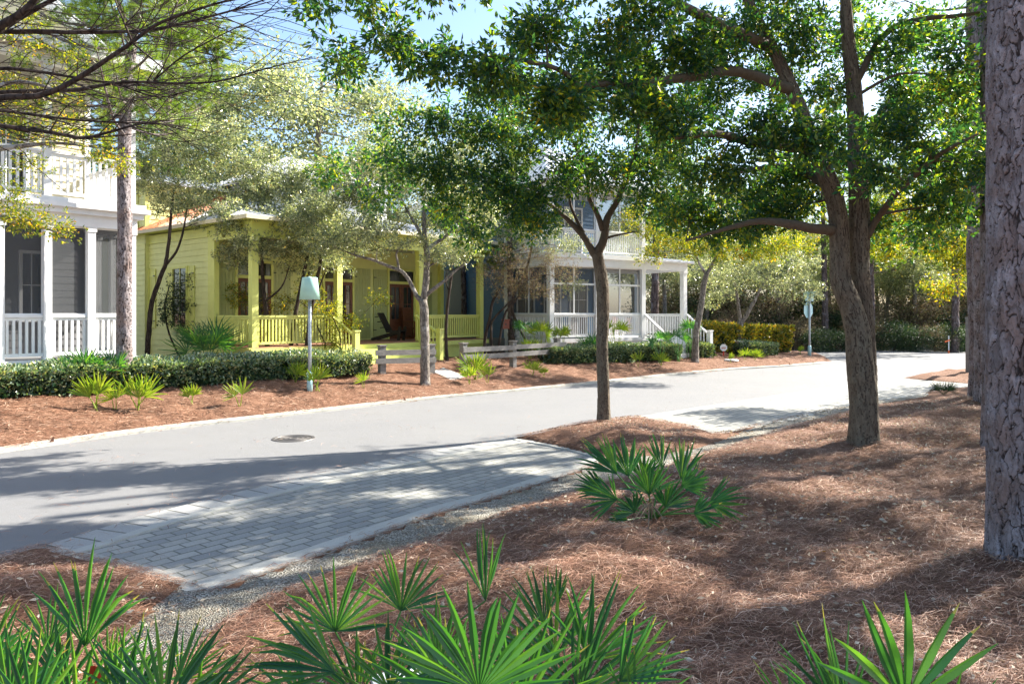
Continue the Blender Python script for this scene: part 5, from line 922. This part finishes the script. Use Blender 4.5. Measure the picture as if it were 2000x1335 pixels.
hedge("long glossy green hedge on the left running from the grey house past the lamp post", [(-160, 802), (0, 784), (150, 776), (300, 764), (450, 754), (590, 743), (670, 738)], .85, .54, 71, ll=.085, dens=1100)
hedge("loose darker hedge end right of the lamp post reaching the left plank fence", [(640, 742), (690, 736), (738, 731)], .7, .54, 72, 'leaf_hedge', .06, 800)
hedge("low grey green hedge below the blue house porch", [(1072, 714), (1150, 712), (1250, 708), (1340, 704)], .8, .55, 73)
hedge("short dark green hedge right of the leaning street tree", [(1366, 702), (1403, 699)], .8, .55, 74)
hedge("low glossy hedge right of the stone bollard", [(1455, 697), (1500, 697), (1528, 694)], 1.0, .55, 75)
hb = [(1372, 690), (1450, 691), (1520, 689), (1556, 687)]
hedge("tall golden yellow hedge behind the v-shaped tree", hb, 1.4, 1.2, 76, 'leaf_hedge_gold', .13, 380)

# ------------------------------------------------------------------ palmettos
def frond(b, hub, axis, normal, L_, n, spread, wd, g, droop=.12, split=.22, dead=0):
    n = int(n * 1.3)
    axis = axis / np.linalg.norm(axis); normal = normal - axis * normal.dot(axis); normal /= np.linalg.norm(normal); side = np.cross(axis, normal); ts = np.array([0, split, .45, .7, .88, 1.0]); V, Fc, rn = [], [], []
    for i in range(n):
        a = (i / (n - 1) - .5) * spread + g.randn() * .02; d = axis * math.cos(a) + side * math.sin(a); s_ = -axis * math.sin(a) + side * math.cos(a); wd_ = wd * .62; l = L_ * (1 - .22 * abs(i / (n - 1) - .5) * 2) * g.uniform(.9, 1.06)
        cup = .16 * l; k = g.randn() * .07; bnd = g.uniform(.15, 1.2) * droop; fl = g.rand() < .05; gap = spread / (n - 1); ws = [.004, min(wd_, gap * split * l * .98), wd_, wd_ * .72, wd_ * .36, .0015]; base = len(V)
        for t, w in zip(ts, ws):
            c = hub + d * l * t + normal * (cup * t * (abs(a) / 1.6) ** 1.5) - np.array([0, 0, 1]) * (bnd * l * t ** 2.6 + (.45 * l * max(0, t - .62) if fl else 0)) + s_ * k * l * t * t
            V += [c - s_ * w / 2 + normal * w * .22, c - normal * w * .12, c + s_ * w / 2 + normal * w * .22]
        r_ = g.rand() * .9; old = g.rand() < .35
        for j in range(len(ts) - 1):
            q = base + j * 3; rj = 1.0 if old and j == len(ts) - 2 else r_; Fc += [(q, q + 1, q + 4, q + 3), (q + 1, q + 2, q + 5, q + 4)]; rn += [rj, rj]
    b.add(np.array(V), np.array(Fc), rnd=np.array(rn))
M['palm_dead'] = leafmat("dead_palmetto_blades", [(0, (.16, .09, .05)), (.6, (.34, .23, .14)), (1, (.5, .4, .28))], .1, .7, .2, (1, .9, .7))
def dead(r, base, n, L_, seed, shift):
    g = rs(seed)
    for i in range(n):
        a = g.uniform(0, 6.28); hub = np.asarray(base, float) + [math.cos(a) * L_ * .5, math.sin(a) * L_ * .5, .10 + .1 * g.rand()]; b = MB(); b.tube(catmull([np.asarray(base, float), (np.asarray(base, float) + hub) / 2 + [0, 0, .08], hub], 4), .005, 5, rnd=.5); frond(b, hub, np.array([math.cos(a), math.sin(a), -.25]), np.array([0, -.3, 1.]), L_, 12, R(g.uniform(60, 130)), .022, g, .3); b.build("dead_frond", M['palm_dead'], r, shift=shift)
def plant(label, base, fronds, seed, mat='palm', group=None, name="saw_palmetto"):
    """fronds: (hub xyz, axis, normal, length, blades, spread, blade width)"""
    g = rs(seed); r = thing(name, label, "palmetto", tuple(base), 0, group); base = np.asarray(base, float)
    for hub, ax, nrm, L_, n, sp, wd in fronds:
        b = MB(); hub = np.asarray(hub, float); st_ = base + np.array([g.randn() * .03, g.randn() * .03, 0]); m = st_ * .45 + hub * .55 + np.array([0, 0, .03]); pd = catmull([st_, m - np.array([0, 0, .02]), hub], 4); b.tube(pd, np.linspace(.007, .0045, len(pd)) * (wd / .03 + .3) * .8, 5, rnd=.75)
        frond(b, hub, np.asarray(ax, float), np.asarray(nrm, float), L_, n, sp, wd, g); b.build("frond", M[mat], r, shift=base)
    if mat != 'palm_bright' and not group: dead(r, base, 3, .32, seed + 7, base)
    return r
def scr(hx, hy, Z, ang, spread, lpx, n, wpx, tilt=0.0, g=None):      # frond described by how it sits in the photograph
    hub = P(hx, hy, Z); a = R(ang); ax = np.array([math.sin(a), tilt, math.cos(a)]); nr = np.array([.1, -1, .25 + tilt * .4]); return (hub, ax, nr, lpx * Z / F, n, R(spread), wpx * Z / F)
def basepx(px, Z): x = (px - CX) / F * Z; return (x, Z + .12, Hs(x, Z + .12))
Zr = 3.0
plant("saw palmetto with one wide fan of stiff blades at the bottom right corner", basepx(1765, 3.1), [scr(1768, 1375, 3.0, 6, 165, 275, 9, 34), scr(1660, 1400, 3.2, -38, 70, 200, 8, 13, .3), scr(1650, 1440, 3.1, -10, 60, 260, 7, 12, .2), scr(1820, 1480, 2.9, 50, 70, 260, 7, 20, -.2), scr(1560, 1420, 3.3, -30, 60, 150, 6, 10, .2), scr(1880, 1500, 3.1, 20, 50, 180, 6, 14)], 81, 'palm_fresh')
plant("dense saw palmetto clump at the bottom middle, left of the bright fan", basepx(720, 3.7), [scr(655, 1312, 3.3, -66, 82, 205, 11, 17), scr(655, 1232, 3.8, 4, 165, 152, 14, 12), scr(783, 1192, 4.0, 10, 125, 138, 14, 11), scr(948, 1172, 4.1, -4, 42, 168, 9, 9, .1), scr(760, 1345, 3.5, 12, 130, 170, 14, 12), scr(700, 1360, 3.6, -20, 100, 150, 12, 11), scr(840, 1330, 3.7, 0, 120, 150, 12, 10, .2), scr(600, 1380, 3.5, -50, 80, 160, 9, 12)], 82)
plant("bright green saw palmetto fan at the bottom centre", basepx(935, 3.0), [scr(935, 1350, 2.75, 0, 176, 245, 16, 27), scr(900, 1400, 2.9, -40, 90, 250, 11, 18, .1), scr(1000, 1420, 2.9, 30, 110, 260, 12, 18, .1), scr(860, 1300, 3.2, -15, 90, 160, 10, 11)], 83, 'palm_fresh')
plant("saw palmetto clump with upright narrow blades right of the bright centre fan", basepx(1120, 3.4), [scr(1080, 1290, 3.5, -10, 95, 205, 11, 14), scr(1150, 1290, 3.4, 18, 115, 200, 13, 14), scr(1210, 1330, 3.2, 42, 80, 170, 9, 15), scr(1060, 1220, 3.8, -8, 60, 130, 8, 9, .1), scr(1130, 1360, 3.3, 0, 140, 190, 14, 13), scr(1240, 1400, 3.2, 20, 100, 170, 9, 12), scr(1020, 1330, 3.6, -30, 90, 150, 10, 10), scr(1090, 1180, 3.9, 0, 40, 90, 6, 8)], 84)
plant("saw palmetto clump with tall upright fan at the bottom left", basepx(175, 3.5), [scr(166, 1262, 3.5, 6, 78, 218, 11, 17), scr(125, 1350, 3.4, -22, 100, 190, 11, 14), scr(225, 1370, 3.3, 28, 100, 190, 10, 14), scr(95, 1260, 3.8, 0, 90, 120, 9, 9, .2), scr(150, 1400, 3.3, 0, 150, 200, 12, 15), scr(210, 1300, 3.7, 40, 80, 110, 8, 9)], 85)
plant("saw palmetto clump cut by the bottom left corner", basepx(20, 3.2), [scr(20, 1370, 3.2, -2, 120, 190, 12, 16), scr(-40, 1320, 3.3, 10, 90, 190, 10, 14), scr(60, 1400, 3.1, 15, 100, 200, 10, 15), scr(0, 1300, 3.6, 20, 80, 110, 8, 9)], 86)
plant("saw palmetto clump leaning right, second from the bottom left corner", basepx(325, 3.2), [scr(320, 1390, 3.1, 18, 115, 235, 13, 16), scr(380, 1400, 3.2, 48, 80, 200, 9, 14), scr(270, 1380, 3.3, -14, 80, 180, 9, 13), scr(350, 1330, 3.6, 30, 90, 130, 9, 9, .2)], 87)
bm = G(1275, 1012)
plant("saw palmetto clump in the middle of the near straw bed", bm, [scr(q[0], q[1], bm[1] + q[2], q[3], q[4], q[5], q[6], q[7], q[8]) for q in ((1205, 925, 0, -42, 70, 105, 10, 9, 0), (1228, 930, .1, -14, 90, 95, 12, 9, .1), (1205, 975, -.2, -70, 110, 80, 12, 8, -.1), (1268, 965, -.2, 0, 120, 90, 13, 9, -.2), (1293, 915, .1, -8, 50, 80, 9, 8, .2), (1330, 935, 0, 12, 60, 95, 9, 9, .1), (1330, 950, -.1, 60, 90, 60, 10, 9, -.2), (1385, 982, -.1, 78, 110, 82, 13, 8, 0), (1355, 1002, -.3, 80, 120, 60, 12, 10, -.3), (1240, 1000, -.3, -40, 120, 60, 12, 9, -.4), (1300, 990, -.2, 20, 120, 70, 12, 9, -.3), (1255, 935, .3, 5, 100, 70, 12, 8, .2), (1180, 960, .1, -60, 80, 70, 10, 8, .1), (1340, 960, .3, 30, 80, 70, 10, 8, .2), (1225, 1015, -.2, -75, 90, 45, 9, 8, -.2))], 88)
# larger palmettos by the houses
def bush(label, px, py, R_, n, seed, mat='palm', zb=None, lift=.35, up=.5, push=0):
    b_ = np.array([*XZ0(px, py), zb]); g = rs(seed); fr = []
    for i in range(n):
        a = 2 * math.pi * (i + g.rand() * .6) / n; e = g.uniform(.15, 1.1); d = np.array([math.cos(a) * math.cos(e), math.sin(a) * math.cos(e), math.sin(e)]); hub = b_ + d * R_ * g.uniform(.4, .75) + np.array([0, 0, lift]); nr = np.array([-d[0] * .6, -d[1] * .6, 1.0]) + g.randn(3) * .15
        if g.rand() < up: nr = np.array([g.randn() * .3, -1, .4])
        fr.append((hub, d + np.array([0, 0, .25]), nr, R_ * .8, 11, R(g.uniform(140, 230)), .055))
    return plant(label, b_, fr, seed, mat, "palmettos around the house fronts")
bush("wide dark palmetto bush in front of the yellow side wall", 408, 20.6, 1.0, 16, 90, zb=.62, lift=.3)
bush("palmetto tops behind the left end of the long hedge", 165, 15.75, .6, 10, 91, zb=.62, lift=.25); bush("palmetto tops before the pine foot at the grey house", 215, 16.0, .55, 8, 92, zb=.62, lift=.25)
for k, (px, Zd, R_, mt, lab, lf) in enumerate(((1057, 26.6, .62, 'palm_bright', "bright tall palmetto before the blue house corner post", 1.0), (1036, 26.0, .5, 'palm_bright', "yellow green palmetto fan behind the right plank fence", .45), (1028, 27.0, .42, 'palm', "dark palmetto fan against the white corner railing", 1.25), (1096, 26.8, .42, 'palm_bright', "small palmetto right of the blue house corner post", .95), (1148, 27.0, .6, 'palm', "palmetto left of the island tree trunk before the white railing", .45),
                    (1205, 27.4, .6, 'palm_bright', "tall palmetto right of the island tree trunk before the white railing", 1.1), (1290, 28.0, .5, 'palm', "palmetto at the foot of the white stairs", .7), (1325, 28.6, .5, 'palm', "palmetto before the middle of the white stairs", .85), (1347, 30.2, .5, 'palm', "palmetto left of the leaning street tree before the white newel", 1.1))):
    bush(lab, px, Zd, R_, 6, 93 + k, mt, .3, lf, .9)
# young palmettos on the far verge: three kinds, then copies
kinds = []
for k in range(3):
    g = rs(110 + k); fr = []
    for i in range((3, 2, 4)[k]):
        a = g.uniform(-.9, .9) if i else .1; hub = np.array([math.sin(a) * .2, g.randn() * .05, .22 + .12 * g.rand()]); fr.append((hub, (math.sin(a), g.randn() * .2, math.cos(a) + .1), (.1, -1, .3), g.uniform(.38, .52), 8, R(g.uniform(80, 150)), .055))
    kinds.append(plant("young palmetto", (0, 0, 0), fr, 120 + k, 'palm_bright', "young palmettos on the far verge", "young_palmetto"))
SM = [(185, 800, 1.2, "pale young palmetto fan, leftmost on the far verge before the hedge"), (228, 798, .85, "small yellow palmetto, second from the left on the far verge"), (270, 800, 1.15, "bright yellow green palmetto, third from the left before the hedge"), (374, 790, .7, "very pale small palmetto before the middle of the long hedge"), (470, 793, .95, "spindly palmetto seedling with dry leaves left of the lamp post"), (578, 748, .9, "pale palmetto fan just left of the lamp post"), (619, 766, 1.1, "palmetto fan right behind the lamp post foot"), (712, 757, .7, "small bright seedling between the lamp post and the forked tree"),
      (928, 741, 1.25, "brightest yellow palmetto fan below the right plank fence"), (916, 750, .85, "upright yellow seedling left of the bright fan by the fence"), (953, 744, .9, "spiky palmetto right of the bright fan by the fence"), (1041, 731, .75, "small dry topped palmetto left of the low grey green hedge"), (1062, 733, .55, "tiny yellow palmetto left of the low grey green hedge"), (1247, 713, .9, "yellow seedling before the low hedge under the island tree crown"), (1291, 712, .8, "thin green palmetto before the right part of the low hedge"), (1427, 709, .7, "little yellow sprout before the stone bollard"), (1456, 704, .8, "green sprout at the foot of the stone bollard"), (1475, 702, .8, "upright bright sprout before the low glossy hedge"), (1563, 692, .7, "bright sprout left of the stop sign foot")]
for i, (px, py, s_, lab) in enumerate(SM):
    o = kinds[i] if i < 3 else copy_tree(kinds[i % 3]); p = G(px, py); o.location = (p[0], p[1], Hs(p[0], p[1]) - .01); o.scale = (s_,) * 3; o.rotation_euler = (0, 0, rs(i).uniform(-.6, .6)); o["label"] = lab
b_ = G(1842, 772); plant("low grey green tuft on the near verge below the road bend", b_, [(b_ + np.array([math.cos(a) * .15, math.sin(a) * .1, .12]), (math.cos(a), math.sin(a) * .3, 1.2), (0, -1, .3), .3, 7, R(90), .02) for a in np.linspace(0, 6, 9)], 130, 'leaf_dark', None, "grass_tuft")["category"] = "grass tuft"

# ------------------------------------------------------------------ street objects
b_ = G(605, 766); Z = b_[1]; r = thing("lamp_post", "grey lamp post with aqua cone shade on the far verge", "street lamp", tuple(b_)); pxm = F / Z; top = (766 - 542) / pxm; bot = (766 - 585) / pxm
m = MB(); m.tube([(0, 0, -.05), (0, 0, bot + .12)], .042, 14); m.build("pole", M['pole'], r, True)
m = MB(); m.tube([(0, 0, -.03), (0, 0, .42)], .068, 14); m.build("base_sleeve", M['aqua'], r, True); m = MB(); m.tube([(0, 0, .42), (0, 0, .44), (0, 0, .47), (0, 0, .5)], [.07, .085, .085, .05], 14); m.build("collar", M['aqua'], r, True)
m = MB(); k = 36; th = np.arange(k) * 2 * math.pi / k; rt, rb = 14.5 / pxm, 20 / pxm; v = np.vstack([np.c_[rb * np.cos(th), rb * np.sin(th), np.full(k, bot)], np.c_[rt * np.cos(th), rt * np.sin(th), np.full(k, top - .012)], np.c_[(rt - .01) * np.cos(th), (rt - .01) * np.sin(th), np.full(k, top)], np.c_[(rb - .01) * np.cos(th), (rb - .01) * np.sin(th), np.full(k, bot)], np.c_[(rt - .012) * np.cos(th), (rt - .012) * np.sin(th), np.full(k, top - .02)], [[0, 0, top]], [[0, 0, top - .02]]]); i = np.arange(k); j = (i + 1) % k
m.add(v, [np.stack([i, j, j + k, i + k], 1), np.stack([i + k, j + k, j + 2 * k, i + 2 * k], 1), np.stack([j + 3 * k, i + 3 * k, i + 4 * k, j + 4 * k], 1), np.stack([j, i, i + 3 * k, j + 3 * k], 1), np.stack([i + 2 * k, j + 2 * k, np.full(k, 5 * k)], 1), np.stack([j + 4 * k, i + 4 * k, np.full(k, 5 * k + 1)], 1)]); lsh = m.build("lamp_shade", M['shade'], r, False); MB().tube([(0, 0, bot - .02), (0, 0, bot + .05), (0, 0, bot + .08)], [.055, .055, .042], 12).build("fitting", M['pole'], r, True); MB().tube([(0, 0, top - .002), (0, 0, top + .012), (0, 0, top + .03)], [.05, .045, .012], 12).build("finial", M['pole'], r, True)
for p_ in lsh.data.polygons: p_.use_smooth = len(p_.vertices) == 4
# stop sign seen from behind, street name blades on top
b_ = G(1581, 693.5); r = thing("stop_sign", "octagonal road sign seen from behind on a pale pole at the side street corner", "road sign", tuple(b_), R(38)); pxm = F / b_[1]; z1 = (693.5 - 577) / pxm
MB().tube([(0, 0, -.05), (0, 0, z1 - .05)], .05, 12).build("pole", M['pole'], r, True); MB().tube([(0, 0, -.05), (0, 0, .42), (0, 0, .46)], [.08, .08, .06], 12).build("base_sleeve", M['aqua'], r, True)
zc = (693.5 - 605) / pxm; a8 = [(math.cos(R(22.5 + 45 * k)) * .41, math.sin(R(22.5 + 45 * k)) * .41) for k in range(8)]
m = MB(); n = 8; v = [(x, .055, zc + z) for x, z in a8] + [(x, .062, zc + z) for x, z in a8]; bmv = np.array(v); q = np.array([(i, (i + 1) % 8, (i + 1) % 8 + 8, i + 8) for i in range(8)])
m.add(bmv, [q, np.array([(0, i + 1, i) for i in range(1, 7)])]); m.add(bmv[8:], np.array([(0, i, i + 1) for i in range(1, 7)])); m.build("sign_plate", M['aqua'], r)
v2 = [(x * .97, .0635, zc + z * .97) for x, z in a8]; MB().add(np.array(v2), np.array([(0, i, i + 1) for i in range(1, 7)])).build("sign_face", M['red'], r)
MB().box(-.02, .02, .03, .055, zc - .36, zc + .36).build("bracket", M['pole'], r)
MB().box(-.36, .36, -.012, .012, z1 - .26, z1 - .02).build("name_blade", M['aqua'], r); MB().box(-.012, .012, -.3, .3, z1 - .02, z1 + .2).build("name_blade", M['aqua'], r)
# plank fences
def fence(label, pp, over, seed):
    P0 = [G(a, c) for a, c in pp]; base = P0[0]; r = thing("plank_fence", label, "fence", tuple(base)); g = rs(seed)
    for i, p in enumerate(P0):
        q = p - base; h_ = .80 + .02 * g.rand(); d = (P0[min(i + 1, len(P0) - 1)] - P0[max(i - 1, 0)])[:2]; an = math.atan2(d[1], d[0]); Mx = Matrix.Translation(tuple(q)) @ Matrix.Rotation(an, 4, 'Z'); m = MB().box(-.085, .085, -.085, .085, -.15, h_, Mx); m.box(-.11, .11, -.11, .11, h_ + .002, h_ + .035, Mx); m.build("post", M['oldwood'], r)
    for i in range(len(P0) - 1):
        a, c = P0[i] - base, P0[i + 1] - base; d = (c - a) / np.linalg.norm(c - a); nr = np.array([d[1], -d[0], 0]) * .107
        a2 = a - d * (over[0] if i == 0 else 0.0); c2 = c + d * (over[1] if i == len(P0) - 2 else 0)
        for z in (.63, .40): MB().bar(a2 + nr + [0, 0, z], c2 + nr + [0, 0, z + g.randn() * .008], .04, .15).build("rail", M['oldwood'], r)
    return r
fence("weathered two rail plank fence left of the entry walk", [(746, 733), (842, 729)], (.25, .1), 1); fence("weathered two rail plank fence right of the entry walk", [(905, 723), (1002, 715), (1088, 708)], (.1, .35), 2)
# small blue yard sign by the fence, white octagonal yard sign, bollard, stakes
p = G(839, 728); r = thing("yard_sign", "small blue yard sign on a stake by the left fence post", "yard sign", tuple(p), R(-10)); MB().tube([(0, 0, -.1), (0, 0, .5)], .012, 6).build("stake", M['iron'], r); o = MB().prism([(-.13, -.17), (.13, -.17), (.17, .04), (.13, .17), (-.13, .17), (-.17, .04)], -.01, .01).build("sign_plate", M['blueplate'], r); o.rotation_euler = (R(90), 0, 0); o.location = (0, -.02, .56)
p = G(1413, 694); r = thing("yard_sign", "white octagonal yard sign with red lettering line on a red stake", "yard sign", tuple(p)); k = F / p[1]
MB().tube([(0, 0, -.1), (0, 0, .25)], .03, 8).build("stake", M['red'], r); o = MB().prism([(math.cos(R(22.5 + 45 * i)) * .16, math.sin(R(22.5 + 45 * i)) * .16) for i in range(8)], -.01, .01).build("sign_plate", M['plate'], r); o.rotation_euler = (R(90), 0, 0); o.location = (0, -.02, .34); o2 = MB().box(-.10, .10, -.02, .015, .0105, .013).box(-.08, .08, -.055, -.035, .0105, .013).build("lettering", M['terracotta'], o)
p = G(1444, 692); r = thing("bollard", "square tan stone bollard with cap at the golden hedge", "bollard", tuple(p), R(20)); m = MB(); m.box(-.11, .11, -.11, .11, -.05, .52); m.build("shaft", M['stone'], r); m = MB(); m.box(-.14, .14, -.14, .14, .52, .60); m.build("cap", M['stone'], r)
p = G(1428, 704); r = tag(MB().tube([(0, 0, 0), (0, 0, .05)], [.3, .27], 16).build("utility_cover", M['plate']), "flat pale round utility cover lying in the straw near the bollard", "utility cover"); r.location = tuple(p)
p = G(1853, 690); r = thing("marker_stake", "thin white survey stake with orange ribbon at the far road edge", "stake", tuple(p)); MB().box(-.02, .02, -.02, .02, 0, .95).build("stake", M['white'], r); MB().box(-.03, .03, -.03, .03, 0, .16).build("painted_foot", M['orange'], r); MB().bar((-.22, -.03, .62), (.03, -.03, .72), .01, .07).build("ribbon", M['orange'], r)
p = G(1894, 726); r = thing("wooden_post", "square brown wooden post left of the dark pine trunks", "post", tuple(p)); k = F / p[1]; MB().box(-.09, .09, -.09, .09, -.1, (726 - 622) / k).build("shaft", M['oldwood'], r); MB().box(-.105, .105, -.105, .105, (726 - 622) / k, (726 - 619) / k).build("cap", M['oldwood'], r)
pz = P(988, 632, 29.0); r = thing("bird_house", "small faded red tin box hung on the pine between the houses", "bird house", tuple(pz)); m = MB(); m.box(-.14, .14, -.1, .1, -.2, .14); m.build("body", M['terracotta'], r); m = MB(); m.bar((-.17, -.13, .16), (.17, -.13, .16), .02, .03); m.box(-.17, .17, -.115, .13, .14, .18); m.build("lid", M['terracotta'], r); m = MB(); m.tube([(0, 0, 0), (0, 0, .004)], .035, 12); o = m.build("opening", M['iron'], r); o.rotation_euler = (R(90), 0, 0); o.location = (0, -.101, -.02)
# things half hidden in the foreground palmettos
p = P(783, 1330, 3.75); r = thing("utility_box", "flat white plastic ground box half hidden under the centre palmettos", "utility box", (p[0], p[1], Hs(p[0], p[1])), R(25)); MB().prism([(-.11, -.08), (.11, -.08), (.13, -.06), (.13, .06), (.11, .08), (-.11, .08), (-.13, .06), (-.13, -.06)], 0, .10).build("body", M['plate'], r); MB().box(-.14, .14, -.09, .09, .10, .12).build("lid", M['plate'], r)
p = P(172, 1345, 3.45); r = thing("marker_flag", "small red marker flag among the bottom left palmettos", "flag", (p[0], p[1], Hs(p[0], p[1]))); MB().tube([(0, 0, -.05), (0, 0, .42)], .003, 5).build("wire", M['iron'], r)
fl = MB(); n = 5; gv = [(i / (n - 1) * .085, .008 * math.sin(i * 1.6), .30 + j * .09) for j in (0, 1) for i in range(n)]; fl.add(np.array(gv), np.array([(i, i + 1, i + 1 + n, i + n) for i in range(n - 1)])); fl.add(np.array(gv) + [0, .002, 0], np.array([(i + n, i + 1 + n, i + 1, i) for i in range(n - 1)])); fl.build("flag", M['red'], r)
# manhole
c = U(573, 856); r = thing("manhole_cover", "round cast iron manhole cover in the left part of the road", "manhole cover", (c[0], c[1], 0.0)); m = MB(); m.tube([(0, 0, -.02), (0, 0, .006)], .30, 40); m.build("lid", M['iron'], r); m = MB()
for rr_ in (.34, .24, .16, .08):
    th = np.linspace(0, 2 * math.pi, 41)[:-1]; n = 40; w = .03 if rr_ > .3 else .02; zt = .012 if rr_ < .3 else .010; v = np.vstack([np.c_[q * np.cos(th), q * np.sin(th), np.full(n, zz)] for q, zz in ((rr_ + w, .001), (rr_ + w * .8, zt), (rr_ - w * .8, zt), (rr_ - w, .001))]); i = np.arange(n); j = (i + 1) % n
    m = MB(); m.add(v, [np.stack([i + a * n, j + a * n, j + (a + 1) * n, i + (a + 1) * n], 1) for a in range(3)]); m.build("ring", M['iron'], r)
